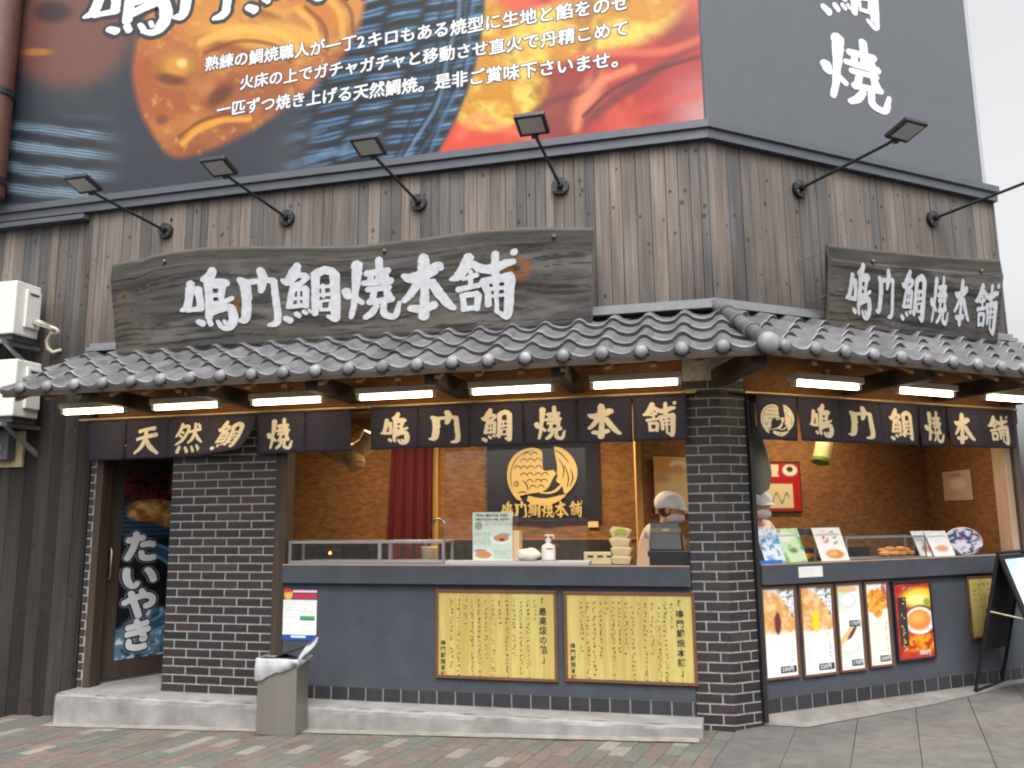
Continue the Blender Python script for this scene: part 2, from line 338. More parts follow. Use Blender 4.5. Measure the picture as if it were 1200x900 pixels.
# ------------------------------------------------------------------ plain lettering from the built-in font
_GL = {}
def glyph(ch, bold=0.0):
    key = (ch, bold)
    if key in _GL: return _GL[key]
    c = bpy.data.curves.new('glyph', 'FONT'); c.body = ch; c.offset = bold; c.resolution_u = 3
    o = bpy.data.objects.new('glyph', c); COL.objects.link(o)
    bpy.context.view_layer.update(); dg = bpy.context.evaluated_depsgraph_get()
    me = bpy.data.meshes.new_from_object(o.evaluated_get(dg))
    vs = np.array([v.co[:2] for v in me.vertices]) if len(me.vertices) else np.zeros((0, 2)); fs = [tuple(p.vertices) for p in me.polygons]
    bpy.data.objects.remove(o); bpy.data.curves.remove(c); bpy.data.meshes.remove(me)
    _GL[key] = (vs, fs); return _GL[key]
def adv(ch): return .62 if ord(ch) < 128 and ch != ' ' else (.3 if ch == ' ' else 1.0)
def write(mb, text, fmap, size, bold=0.0, tilt=0.0, vertical=False, squeeze=1.0, lift=0.0, pitch=1.0, center=False, col=(1, 1, 1), fat=0.0, fatn=4):
    """fmap(x, y, lift) in metres from the text's start; tilt raises strokes to the right like a brush hand"""
    x = y = 0.0
    if center:
        x = -sum(adv(c) for c in text)*size*squeeze*pitch/2 if not vertical else 0
    for i, ch in enumerate(text):
        vs, fs = glyph(ch, bold)
        if len(vs):
            cx = (vs[:, 0].min()+vs[:, 0].max())/2 if vertical else 0
            shifts = [(0, 0)] if fat == 0 else [(fat*math.cos(2*math.pi*k/fatn+.6), fat*.8*math.sin(2*math.pi*k/fatn+.6)) for k in range(fatn)]
            for k, (fx, fy) in enumerate(shifts):      # a heavier pen: the glyph struck several times, a hair apart
                P = []
                for q in vs:
                    px_, py_ = (q[0]-cx+fx)*size*squeeze, (q[1]+fy)*size
                    P.append(fmap(x+px_, y+py_+tilt*px_, lift+(i % 2)*.00006+k*.00012))
                mb.add(P, fs, col)
        if vertical: y -= size*pitch*1.0
        else: x += adv(ch)*size*squeeze*pitch
    return mb
def scribble(mb, fmap, size, count, vertical, seed, lift=0.0, col=(1, 1, 1), pitch=1.1, wk=.1):
    """writing too small to read: rows of little pen marks, no letters"""
    rs = np.random.RandomState(seed)
    for i in range(count):
        if rs.rand() < .06: continue
        for k in range(rs.randint(2, 5)):
            x, y = rs.uniform(-.35, .35, 2)*size; a = rs.choice([0.1, 1.5, 1.2, -.7])+rs.uniform(-.2, .2); ln = size*rs.uniform(.25, .42); w2 = size*wk
            dx, dy = math.cos(a)*ln, math.sin(a)*ln; nx, ny = -math.sin(a)*w2/2, math.cos(a)*w2/2
            oy = -i*size*pitch if vertical else 0; ox = 0 if vertical else i*size*pitch
            q = [(x-dx/2-nx, y-dy/2-ny), (x+dx/2-nx, y+dy/2-ny), (x+dx/2+nx, y+dy/2+ny), (x-dx/2+nx, y-dy/2+ny)]
            mb.add([fmap(ox+a_, oy+b_, lift+k*.00008) for a_, b_ in q], [(0, 1, 2, 3)], col)
    return mb
def to_world(mb, fr):
    mb.v = [tuple(fr.P(*p)) for p in mb.v]; return mb
def seg(a, b, n): return [a+(b-a)*i/n for i in range(n+1)]
# ================================================================== SETTING: ground
g = MB()
xs = [-900, -60, -30, -15, -9, -6, -3, 0, 3, 6, 12, 30, 60, 900]; ys = [-900, -60, -30, -12, -6, -3.4, 0, 3, 8, 20, 60, 900]
gv = [(x, y, gz(x)-.03) for y in ys for x in xs]; q = len(xs)
g.add(gv, [(j*q+i, j*q+i+1, (j+1)*q+i+1, (j+1)*q+i) for j in range(len(ys)-1) for i in range(q-1)])
g.build('road', mat('asphalt', (.05, .05, .052), .9, var=.25, vscale=3, bump=.4, bscale=90), kind='structure')
TD = math.radians(10); dl = np.array([math.sin(TD), math.cos(TD)]); dc = np.array([math.cos(TD), -math.sin(TD)])
bx, by = A.pz(842, 884, .03); S0 = float(np.array([bx, by])@dc)
base = MB(); pv = MB()
pal = [L(122, 92, 82), L(132, 98, 86), L(112, 86, 78), L(98, 104, 94), L(90, 99, 90), L(104, 106, 98), L(118, 96, 86), L(106, 94, 86), L(94, 100, 90)]
cream = L(168, 158, 146)
rs = np.random.RandomState(5)
W_, L_ = .112, .224
for i in range(-78, 0):
    s0 = S0+i*W_; off = (i % 2)*L_/2
    for j in range(-19, 6):
        l0 = j*L_+off-.6; c_ = dc*(s0+W_/2)+dl*(l0+L_/2)
        if c_[1] > .02 or c_[1] < -3.2 or c_[0] < -8.2: continue
        k = cream if rs.rand() < .07 else pal[rs.randint(len(pal))]
        f = rs.uniform(.86, 1.08); gm = .16; col = tuple((x*.56+gm*.44*wv_)*f*.72 for x, wv_ in zip(k, (1.04, 1.0, .9))); dz = rs.uniform(-.0015, .0015)
        P4 = [dc*(s0+a)+dl*(l0+b) for a, b in ((.003, .003), (W_-.003, .003), (W_-.003, L_-.003), (.003, L_-.003))]
        P5 = [dc*(s0+a)+dl*(l0+b) for a, b in ((0, 0), (W_, 0), (W_, L_), (0, L_))]
        top = [(p[0], p[1], gz(p[0])+dz) for p in P4]; bot = [(p[0], p[1], gz(p[0])-.012) for p in P5]
        pv.add(top+bot, [(0, 1, 2, 3), (4, 5, 1, 0), (5, 6, 2, 1), (6, 7, 3, 2), (7, 4, 0, 3)], col)
pv.build('brick_pavement', mat('paver', (1, 1, 1), .85, var=.22, vscale=26, bump=.35, bscale=150, attr=True), kind='structure')
sl = MB(); rs = np.random.RandomState(6); SW = .385
for i in range(0, 22):
    for j in range(-10, 12):
        s0 = S0+i*SW; l0 = j*.77-.2+(i % 2)*.385
        c_ = dc*(s0+SW/2)+dl*(l0+.385)
        bu, bn = B.inv((c_[0], c_[1], 0))[:2]
        if c_[0] < -1.2 or c_[1] < -3.2 or bn > .35 or c_[0] > 7: continue
        f = rs.uniform(.93, 1.06); col = tuple(x*f for x in L(94, 91, 89))
        P4 = [dc*(s0+a)+dl*(l0+b) for a, b in ((.003, .003), (SW-.003, .003), (SW-.003, .767), (.003, .767))]
        P5 = [dc*(s0+a)+dl*(l0+b) for a, b in ((0, 0), (SW, 0), (SW, .77), (0, .77))]
        sl.add([(p[0], p[1], gz(p[0])) for p in P4]+[(p[0], p[1], gz(p[0])-.012) for p in P5], [(0, 1, 2, 3), (4, 5, 1, 0), (5, 6, 2, 1), (6, 7, 3, 2), (7, 4, 0, 3)], col)
sl.build('slab_pavement', mat('slab', (1, 1, 1), .85, var=.30, vscale=9, bump=.4, bscale=160, attr=True), kind='structure')
conc = mat('concrete', L(134, 132, 130), .85, var=.34, vscale=4.5, bump=.25, bscale=70)
st = MB()
n = 26
pr = []
for i in range(n+1):
    u = -5.47+(5.47-.215)*i/n; pr.append(u)
for i in range(n):          # front face with small chips along its edge
    pass
def stepP(s, t):
    u = -5.47+(5.255)*s
    e = .006*math.sin(u*9)+.005*math.sin(u*23+1)
    if t < .35: return (u, -.25-.002*math.sin(u*5), gz(u)-.05+(t/.35)*(.09-gz(u)+.05))
    if t < .5: return (u, -.25+.018*((t-.35)/.15)+abs(e), .09+.016*((t-.35)/.15)-abs(e)*.5)
    return (u, -.232+(.232+.02)*(t-.5)/.5, .106)
st.grid(stepP, 90, 20, smooth=False)
st.box((-5.46, 0.02, -.2), (-3.6, 1.6, .105))
st.add([(-5.47, -.25, -.2), (-5.47, .3, -.2), (-5.47, .3, .106), (-5.47, -.235, .106), (-5.47, -.25, .09)], [(0, 4, 3, 2, 1)])
st.add([(-.215, -.25, -.2), (-.215, .02, -.2), (-.215, .02, .106), (-.215, -.235, .106), (-.215, -.25, .09)], [(0, 1, 2, 3, 4)])
st.build('concrete_step', conc, kind='structure')
ks = MB(); ks.grid(lambda s, t: (-5.5+5.26*s, -.37+.12*t+.004*math.sin(s*60), gz(-5.5+5.35*s)+.006), 50, 2, smooth=False)
ks.build('mortar_strip', mat('mortar_strip', L(136, 130, 123), .9, var=.3, vscale=9), kind='structure')
ap = MB()
def apr(s, t):
    u = .245+3.25*s; wd = (.04+.96*sstep(0, .22, s*3.25))* (.21 if u < 1.8 else .21-.11*(u-1.8)) + .012*math.sin(u*9)*s
    p = B.P(u, -wd*(1-t), 0); z1 = .106; z0 = gz(p[0])+.005
    return (p[0], p[1], z0+(z1-z0)*(t**.8))
ap.grid(apr, 60, 8, smooth=True)
ap.build('concrete_apron', mat('apron', L(122, 118, 114), .88, var=.36, vscale=6, bump=.3, bscale=60), kind='structure')

# ================================================================== THE SHOP BUILDING
shop = thing('shop_building', 'corner shop clad in weathered boards over a dark brick front with tiled awning', 'building', A, (0, 0, 0))
W_up = wood('weathered_boards', (1, 1, 1), 2, True, knots=.0, contrast=.36, fine=1.5, foot_dark=(3.5, 4.25))
ZT = 4.43
def boards(name, u0, u1, z0, z1, y, fr, seed, tone, wmin=.07, wmax=.13, dark=1.0):
    mb = MB(); r = np.random.RandomState(seed); u = u0
    while u < u1-.01:
        wd = min(r.uniform(wmin, wmax), u1-u)
        if u1-(u+wd) < .03: wd = u1-u
        t = tone[r.randint(len(tone))]; f = r.uniform(.84, 1.10)*dark*1.02; dy = r.uniform(0, .006)
        zz0 = z0(u) if callable(z0) else z0
        col = tuple(c*f for c in t); e = .0025
        mb.box((u+e, y+dy, zz0), (u+wd-e, y+.03, z1), col)
        for _ in range(r.poisson((z1-zz0)*1.5)):          # knots
            kz = r.uniform(zz0+.03, z1-.03); ku = u+wd*r.uniform(.2, .8); kr = r.uniform(.004, .010); kc = tuple(c*r.uniform(.10, .3) for c in col); ng = 9
            for q_, (rr_, yy_, cc_) in enumerate(((kr*1.9, .0006, tuple(c*.62 for c in col)), (kr, .0011, kc))):
                mb.add([(ku+rr_*math.cos(2*math.pi*k/ng), y+dy-yy_, kz+rr_*1.35*math.sin(2*math.pi*k/ng)) for k in range(ng)], [tuple(range(ng))], cc_)
        u += wd
    mb.box((u0+.002, y+.028, (z0(u0) if callable(z0) else z0)+.002), (u1-.002, y+.09, z1-.002), (.01, .009, .008))
    to_world(mb, fr)
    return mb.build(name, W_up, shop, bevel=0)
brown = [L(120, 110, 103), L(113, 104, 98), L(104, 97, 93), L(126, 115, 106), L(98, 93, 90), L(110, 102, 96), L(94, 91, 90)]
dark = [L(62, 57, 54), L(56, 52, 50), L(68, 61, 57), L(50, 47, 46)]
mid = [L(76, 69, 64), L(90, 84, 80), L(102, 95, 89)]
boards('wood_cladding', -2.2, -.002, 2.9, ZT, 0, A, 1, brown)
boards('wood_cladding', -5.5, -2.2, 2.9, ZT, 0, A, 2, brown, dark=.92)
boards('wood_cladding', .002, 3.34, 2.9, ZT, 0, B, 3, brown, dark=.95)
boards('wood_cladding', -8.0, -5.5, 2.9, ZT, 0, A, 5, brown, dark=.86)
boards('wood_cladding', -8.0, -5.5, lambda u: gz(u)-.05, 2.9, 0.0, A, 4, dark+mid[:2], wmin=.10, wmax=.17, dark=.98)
mb = MB(); mb.box((3.345, 0, 2.3), (3.37, 3.0, ZT), (.12, .1, .09)); to_world(mb, B); mb.build('side_cladding', W_up, shop)
# grey metal flashing under the billboards
fl = mat('flashing', L(88, 91, 98), .45, .3, var=.12, vscale=5)
for fr, u0, u1, e0, e1 in ((A, -8.0, 0, 0, .354), (B, 0, 3.36, -.354, 0)):
    mb = MB(); pr = [(0.03, 4.40), (-.05, 4.405), (-.05, 4.475), (-.075, 4.485), (-.075, 4.545), (.03, 4.56)]
    vs = []
    for y, z in pr: vs += [(u0+(-y if y < 0 else 0)*(e0 if fr is B else 0)*1, y, z), (u1+(-y if y < 0 else 0)*(e1 if fr is A else 0), y, z)]
    mb.add(vs, [(2*i, 2*i+1, 2*i+3, 2*i+2) for i in range(len(pr)-1)]+[(0, 2, 4, 6, 8, 10), (11, 9, 7, 5, 3, 1)])
    to_world(mb, fr); mb.build('metal_flashing', fl, shop)
mb = MB(); mb.box((-8, -.085, 4.33), (-5.7, -.0, 4.375)); mb.build('metal_flashing', fl, shop)
# building mass behind the billboards and cladding
mb = MB(); mb.add([(-8, .1, 2.95), (-.05, .1, 2.95)]+[tuple(B.P(3.3, .1, 2.95)), tuple(B.P(3.3, 4, 2.95)), (-8, 5, 2.95)]+[(-8, .1, 4.5), (-.05, .1, 4.5)]+[tuple(B.P(3.3, .1, 4.5)), tuple(B.P(3.3, 4, 4.5)), (-8, 5, 4.5)],
   [(0, 1, 2, 3, 4), (9, 8, 7, 6, 5), (1, 0, 5, 6), (2, 1, 6, 7), (3, 2, 7, 8), (4, 3, 8, 9), (0, 4, 9, 5)])
mb.build('upper_storey', mat('dark_wall', (.04, .038, .036), .9), shop)

# ---- tiled awning roof
ZW, ZE, OV = 3.03, 2.555, 0.87
tile = mat('kawara', (1, 1, 1), .55, 0.0, var=.42, vscale=9, bump=.12, bscale=50, attr=True, spec=.55)
TP = .262
def prof(s):                                   # one pantile across: shallow pan, then a round roll
    s = s % 1.0
    pan = -.022*math.sin(math.pi*min(s/.62, 1.0)); roll = .036*math.sin(math.pi*max(0, (s-.55)/.45))**1.0
    return pan+roll
HT = math.tan(TB/2)
def roof_point(fr, u, d, h):
    """d = distance out from the wall along the level, h = height over the roof plane; cut at the hip"""
    if fr is A: u = min(u, HT*d+.02)
    else: u = max(u, -HT*d-.02)
    return (u, -d, ZW-(ZW-ZE)*d/OV+h)
def roof_side(fr, u0, u1, seed):
    mb = MB(); r = np.random.RandomState(seed); rows = 4; ex = OV/rows; SUB = 12
    nt_ = int(math.ceil((u1-u0)/TP))
    for k in range(rows):
        d0 = k*ex-.015; d1 = (k+1)*ex
        if k == rows-1: d1 = OV
        if k == 0: d0 = 0
        for j in range(nt_):
            f = r.uniform(.70, 1.22); col = tuple(c*f for c in L(92, 91, 93)); lift = r.uniform(-.003, .003); us = [u0+(j+i/SUB)*TP for i in range(SUB+1)]
            lo = [roof_point(fr, u, d1, prof(i/SUB)+.044+lift) for i, u in enumerate(us)]
            hi = [roof_point(fr, u, d0, prof(i/SUB)+.008) for i, u in enumerate(us)]
            if max(p[0] for p in lo)-min(p[0] for p in lo) < .01 and max(p[0] for p in hi)-min(p[0] for p in hi) < .01: continue
            md = [tuple((a+b)/2 for a, b in zip(p, q_)) for p, q_ in zip(lo, hi)]
            vs = lo+md+hi; N = SUB+1
            mb.add(vs, [(i, i+1, N+i+1, N+i) for i in range(SUB)]+[(N+i, N+i+1, 2*N+i+1, 2*N+i) for i in range(SUB)], col, True)
            th = .05 if k == rows-1 else .03
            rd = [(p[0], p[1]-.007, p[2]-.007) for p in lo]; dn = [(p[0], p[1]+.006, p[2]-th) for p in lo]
            ed = tuple(c*1.9 for c in col)  # edge highlight painted in: rim coloured lighter than its tile
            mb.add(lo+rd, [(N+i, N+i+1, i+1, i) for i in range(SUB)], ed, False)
            mb.add(rd+dn, [(N+i, N+i+1, i+1, i) for i in range(SUB)], tuple(c*.8 for c in col), False)  # lower front coloured darker, shade of the course gap painted in
            if k == rows-1:                    # round end on every roll
                uc = u0+(j+.775)*TP; p = roof_point(fr, uc, OV, 0)
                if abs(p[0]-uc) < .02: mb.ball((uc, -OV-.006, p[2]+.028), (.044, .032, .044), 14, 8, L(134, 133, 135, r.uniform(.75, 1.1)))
    # plain bed under the tiles closes the gaps at both ends
    to_world(mb, fr); return mb
UL, UR = -5.66, 3.48
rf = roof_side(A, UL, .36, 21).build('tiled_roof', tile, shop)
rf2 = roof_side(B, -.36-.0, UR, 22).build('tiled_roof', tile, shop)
# hip ridge of four overlapping round tiles with a big round end
mb = MB(); hp = lambda d, h: Vector((HT*d, -d, ZW-(ZW-ZE)*d/OV+h)); mb2 = MB()
for k in range(4):
    a = hp(OV*(k/4), .055+.006); b = hp(OV*((k+1)/4)+.03, .050)
    mb.tube([a, a.lerp(b, .86), a.lerp(b, .87), b], [.046, .050, .060, .062], 16, L(98, 97, 98, random.uniform(.85, 1.15)))
e = hp(OV+.045, .052); mb.ball(e, (.072, .05, .072), 18, 10, L(122, 121, 122), fn=lambda p, d: Matrix.Rotation(TB/2, 3, 'Z') @ p)
mb.build('ridge_tile', tile, rf)
# two pale flashing strips where roof and wall meet
lead = mat('lead_strip', L(128, 130, 134), .45, .2, var=.15, vscale=12)
for fr, (u0, u1) in ((A, (-5.55, 0)), (B, (0, 3.35))):
    mb = MB()
    for y0, z0, z1 in ((-.055, 3.085, 3.125), (-.10, 3.04, 3.08)):
        ea = -y0*HT
        v = [(u0, 0, z0), (u1, 0, z0), (u1 + (ea if fr is A else 0), y0, z0), (u0-(ea if fr is B else 0), y0, z0)]
        v += [(p[0], p[1], z1 if p[1] > -.01 else z1-.006) for p in v]
        mb.add(v, [(0, 1, 2, 3), (7, 6, 5, 4), (3, 2, 6, 7), (1, 5, 6, 2), (0, 3, 7, 4)])
    to_world(mb, fr); mb.build('roof_flashing', lead, shop)
# soffit, rafters, beams
warmwood = wood('eave_wood', L(120, 82, 48), 1, False, contrast=.3)
beamw = wood('dark_beam', L(62, 50, 42), 0, False, contrast=.3)
for fr, (u0, u1) in ((A, (UL+.03, 0)), (B, (0, UR-.03))):
    mb = MB(); pts = []
    for u, d in ((u0, 0), (u1, 0), (u1+(HT*(OV-.03) if fr is A else 0), OV-.03), (u0-(HT*(OV-.03) if fr is B else 0), OV-.03)): pts.append((u, -d, ZW-(ZW-ZE)*d/OV-.035))
    pts += [(p[0], p[1], p[2]+.018) for p in pts]
    mb.add(pts, [(0, 1, 2, 3), (7, 6, 5, 4), (3, 2, 6, 7), (2, 1, 5, 6), (0, 3, 7, 4)])
    u = u0+.1
    while u < u1:
        if True:
            mb.add([(u, -.0, ZW-.036), (u+.045, -.0, ZW-.036), (u+.045, -OV+.03, ZE-.022), (u, -OV+.03, ZE-.022), (u, 0, ZW-.09), (u+.045, 0, ZW-.09), (u+.045, -OV+.03, ZE-.075), (u, -OV+.03, ZE-.075)],
                   [(4, 5, 6, 7), (0, 4, 7, 3), (1, 2, 6, 5), (3, 7, 6, 2)])
        u += .30
    to_world(mb, fr); mb.build('soffit', warmwood, shop)
    mb = MB(); mb.box((u0-(HT*(OV-.02) if fr is B else 0), -OV+.0, ZE-.04), (u1+(HT*(OV-.04) if fr is A else 0), -OV+.028, ZE-.005)); to_world(mb, fr); mb.build('eave_board', beamw, shop)
# lintel behind the curtains and the short beams that carry the eave
lint = wood('lintel_wood', L(112, 72, 40), 0, False, contrast=.35)
mb = MB(); mb.box((-5.45, 0.0, 2.36), (-.262, .09, 2.92)); mb.build('lintel', lint, shop)
mb = MB(); mb.box((.24, 0.0, 2.36), (3.36, .09, 2.92)); to_world(mb, B); mb.build('lintel', lint, shop)
for fr, us in ((A, (-4.83, -3.85, -2.92, -1.98, -1.06)), (B, (1.28, 2.33, 3.2))):
    for u in us:
        mb = MB(); mb.box((u-.05, -.78, 2.455), (u+.05, 0, 2.575)); to_world(mb, fr); mb.build('eave_beam', beamw, shop, bevel=.004)
mb = MB(); a = hp(.0, -.42); b = hp(.72, -.06)
mb.obox((HT*.38, -.38, 2.52), (.11, .8, .12), Matrix.Rotation(TB/2, 3, 'Z')); mb.build('eave_beam', beamw, shop, bevel=.004)

# ---- brickwork
bmat = mat('dark_brick', (1, 1, 1), .55, var=.3, vscale=18, bump=.3, bscale=90, attr=True)
mort = mat('mortar', L(164, 159, 154), .9, var=.35, vscale=20)
BP = .07
def bcol(r):
    c = L(46, 41, 43) if r.rand() < .65 else (L(60, 48, 45) if r.rand() < .6 else L(38, 37, 43)); f = r.uniform(.5, .95); return tuple(x*f for x in c)
def bricks(fr, u0, u1, z0, z1, y, seed, stagger=.119, ln=.228, first=0.0):
    """courses of long thin bricks standing 5 mm out of their mortar"""
    mb = MB(); r = np.random.RandomState(seed); k = 0; z = z0+.005
    while z < z1-.02:
        h = min(.0595, z1-z); u = u0-first-(k % 2)*stagger
        while u < u1:
            a = max(u, u0); b = min(u+ln-.0108, u1)
            if b-a > .012:
                mb.box((a, y-.0035, z), (b, y+.02, z+h), bcol(r))
            u += ln
        z += BP; k += 1
    return to_world(mb, fr)
def brickwall(name, fr, u0, u1, z0, z1, y, seed, thick=.1, **kw):
    mb = MB(); mb.box((u0+.001, y, z0), (u1-.001, y+thick, z1)); to_world(mb, fr)
    o = mb.build(name, mort, shop); bricks(fr, u0, u1, z0, z1, y, seed, **kw).build('brick', bmat, o, bevel=.0015); return o
brickwall('brick_wall', A, -4.64, -3.635, .106, 2.36, 0.0, 31)
brickwall('brick_jamb', A, -5.485, -5.43, .106, 2.36, 0.0, 32, ln=.066, stagger=.01, first=.004)
mb = MB(); mb.box((-4.635, .1, .106), (-3.64, .16, 2.36)); mb.build('wall_lining', mat('lining', L(60, 52, 46), .8), shop)
# the corner pillar: two faces meeting at the corner
pil = MB(); c0, c1 = -.258, .235
pv_ = [(c0, 0.0), (0, 0.0)]+[tuple(B.P(c1, 0, 0)[:2]), tuple(B.P(c1, .22, 0)[:2]), (c0, .22)]
n = len(pv_); pil.add([(x, y, -.02) for x, y in pv_]+[(x, y, 2.92) for x, y in pv_], [tuple(range(n-1, -1, -1)), tuple(range(n, 2*n))]+[(i, (i+1) % n, (i+1) % n+n, i+n) for i in range(n)])
po = pil.build('brick_pillar', mort, shop)
pb = MB(); r = np.random.RandomState(33); z = -.004; k = 0
while z < 2.5:
    for fr, u0, u1, s in ((A, c0, 0.0, 1), (B, 0.0, c1, -1)):
        wdt = u1-u0; cut = .078 if (k+(0 if fr is A else 1)) % 2 else .168
        near = -1
        # on A the corner is at u1, on B at u0
        segs = [(u1-cut+.0047, u1+.004), (u0, u1-cut-.0047)] if fr is A else [(u0-.004, u0+cut-.0047), (u0+cut+.0047, u1)]
        m2 = MB()
        for a, b in segs: m2.box((a, -.004, z), (b, .02, z+.0595), bcol(r))
        to_world(m2, fr); pb.v, off = pb.v, len(pb.v); pb.v += m2.v; pb.f += [[i+off for i in f] for f in m2.f]; pb.c += m2.c; pb.sm += m2.sm
    z += BP; k += 1
pb.build('brick', bmat, po, bevel=.0015)
# dark steel corner post right of the pillar, wood posts of the openings
blk = mat('black_steel', (.018, .018, .02), .45, .2, var=.1)
mb = MB(); mb.box((.240, -.03, .06), (.275, .08, 2.36)); to_world(mb, B); mb.build('steel_post', blk, shop, bevel=.003)
postw = wood('post_wood', L(70, 58, 50), 2, False, contrast=.35)
mb = MB(); mb.box((-3.634, -.012, .106), (-3.53, .12, 2.36)); mb.build('wood_post', postw, shop, bevel=.004)
mb = MB(); mb.box((-5.43, .0, .106), (-5.36, .13, 2.36)); mb.build('door_frame', postw, shop, bevel=.004)
mb = MB(); mb.box((-5.36, .02, 2.2), (-4.64, .12, 2.36)); mb.build('door_frame', postw, shop)
mb = MB(); mb.box((3.16, .02, 1.144), (3.25, .14, 2.36)); to_world(mb, B); mb.build('wood_post', wood('pale_post', L(186, 158, 132), 2, False, contrast=.2), shop, bevel=.004)
mb = MB(); mb.box((3.25, -.01, .1), (3.34, .16, 2.36)); to_world(mb, B); mb.build('wood_post', wood('brown_post', L(96, 80, 70), 2, False, contrast=.3), shop, bevel=.004)
# ---- counters
stucco = mat('grey_stucco', L(63, 68, 76), .82, var=.20, vscale=5, bump=.5, bscale=220)
tilm = mat('base_tile', (1, 1, 1), .45, var=.25, vscale=10, bump=.15, bscale=40, attr=True)
tgr = mat('tile_grout', L(128, 125, 122), .9)
def counter(fr, u0, u1, seed, deep):
    mb = MB(); mb.box((u0, 0.0, .209), (u1, .12, 1.0)); to_world(mb, fr); c = mb.build('counter_wall', stucco, shop)
    mb = MB(); mb.box((u0, -.045, 1.002), (u1, deep, 1.144)); to_world(mb, fr); mb.build('counter_ledge', stucco, shop, bevel=.006)
    mb = MB(); mb.box((u0, .004, .02), (u1, .11, .2085)); to_world(mb, fr); b = mb.build('tile_base', tgr, shop)
    mb = MB(); r = np.random.RandomState(seed); u = u0
    while u < u1-.02:
        f = r.uniform(.8, 1.2); mb.box((u+.003, .0005, .108), (min(u+.140, u1), .02, .204), tuple(x*f*.8 for x in L(50, 50, 54))); u += .1475
    to_world(mb, fr); mb.build('tile', tilm, b, bevel=.002)
counter(A, -3.529, -.262, 41, .36); counter(B, .277, 3.249, 42, .30)
# thin bright timber edge on the counter tops
edge = mat('counter_edge', L(196, 160, 136), .5)
for fr, u0, u1 in ((A, -3.525, -.265), (B, .28, 3.155)):
    mb = MB(); mb.box((u0, -.047, 1.146), (u1, -.02, 1.152)); to_world(mb, fr); mb.build('counter_trim', edge, shop)
# ---- the room inside
paper = mat('brown_wallpaper', L(140, 96, 53), .8, var=.5, vscale=7, bump=.5, bscale=28, stretch=(1.6, 1.6, 5))
BKA, BKB = 2.2, 1.3
uP, zP = B.px(750, 600, BKB)                       # inner corner seen past the register
pP = B.P(uP, BKB, 0); uC, _ = B.px(1090, 600, BKB); pC = B.P(uC, BKB, 0); pR = B.P(3.22, .15, 0)
uA, _ = A.px(750, 600, BKA)
def wallp(name, p, q_, z0, z1, mt, th=.04):
    p = np.array(p[:2]); q_ = np.array(q_[:2]); d = (q_-p)/np.linalg.norm(q_-p); nn = np.array([-d[1], d[0]])*th; mb = MB(); c = [p, q_, q_+nn, p+nn]
    mb.add([(*k_, z0) for k_ in c]+[(*k_, z1) for k_ in c], [(3, 2, 1, 0), (4, 5, 6, 7), (0, 1, 5, 4), (1, 2, 6, 5), (2, 3, 7, 6), (3, 0, 4, 7)])
    return mb.build(name, mt, shop)
CE = 2.62
wallp('interior_wall', (-5.3, BKA), (uA, BKA), .1, CE, paper); wallp('interior_wall', (uA, BKA), pP, .1, CE, paper)
wallp('interior_wall', pP, pC, .1, CE, paper); wallp('interior_wall', pC, pR, .1, CE, paper)
wallp('interior_wall', (-5.3, 1.3), (-5.3, BKA), .1, CE, paper); wallp('interior_wall', (-5.3, 1.3), (-4.64, .9), .1, CE, mat('dark_inside', L(60, 50, 42), .8))
wallp('interior_wall', (-4.66, .16), (-4.66, .92), .1, CE, MATS['dark_inside'])
mb = MB(); poly = [(-5.3, .1), (-.05, .1)]+[tuple(B.P(3.3, .1, 0)[:2]), tuple(pC[:2]), tuple(pP[:2]), (uA, BKA), (-5.3, BKA)]
mb.add([(x, y, CE) for x, y in poly]+[(x, y, CE+.05) for x, y in poly], [tuple(range(6, -1, -1)), tuple(range(7, 14))]); mb.build('interior_ceiling', mat('ceiling_paint', L(190, 160, 120), .8), shop)
mb = MB(); mb.add([(x, y, .1) for x, y in poly], [tuple(range(7))]); mb.build('interior_floor', mat('floor_paint', L(96, 88, 80), .6, var=.2), shop)
trim = wood('pale_trim', L(206, 160, 92), 2, False, contrast=.15)
mb = MB(); mb.obox((pP[0], pP[1]-.03, 1.36), (.055, .055, 2.5), Matrix.Rotation(TB/2, 3, 'Z')); mb.build('corner_trim', trim, shop)
u1, _ = A.px(511.5, 580, BKA); mb = MB(); mb.box((u1-.03, BKA-.04, .1), (u1+.03, BKA-.002, CE)); mb.build('wall_trim', trim, shop)
dtile = mat('dark_wall_tile', (1, 1, 1), .3, var=.2, attr=True)
mb = MB(); zt = A.px(600, 633, BKA)[1]
for k in range(38):
    for j in range(2): mb.box((-5.2+k*.11, BKA-.016, zt-.105*(j+1)+.004), (-5.2+k*.11+.104, BKA-.001, zt-.105*j), L(52, 48, 42, random.uniform(.7, 1.2)))
mb.box((-5.25, BKA-.022, zt+.002), (uA-.03, BKA-.001, zt+.022), L(170, 120, 60)); mb.build('wall_tile', dtile, shop)
mb = MB(); zt2 = .0
for k in range(24):
    for j in range(2): mb.box((uP+.05+k*.11, BKB-.016, zt-.09-.105*(j+1)+.004), (uP+.05+k*.11+.104, BKB-.001, zt-.09-.105*j), L(58, 54, 50, random.uniform(.7, 1.2)))
to_world(mb, B); mb.build('wall_tile', dtile, shop)
mb = MB(); mb.box((-3.5, 1.55, .1), (uA-.3, BKA-.03, 1.02)); mb.build('work_counter', mat('steel_counter', L(150, 146, 140), .35, .6), shop, bevel=.005)
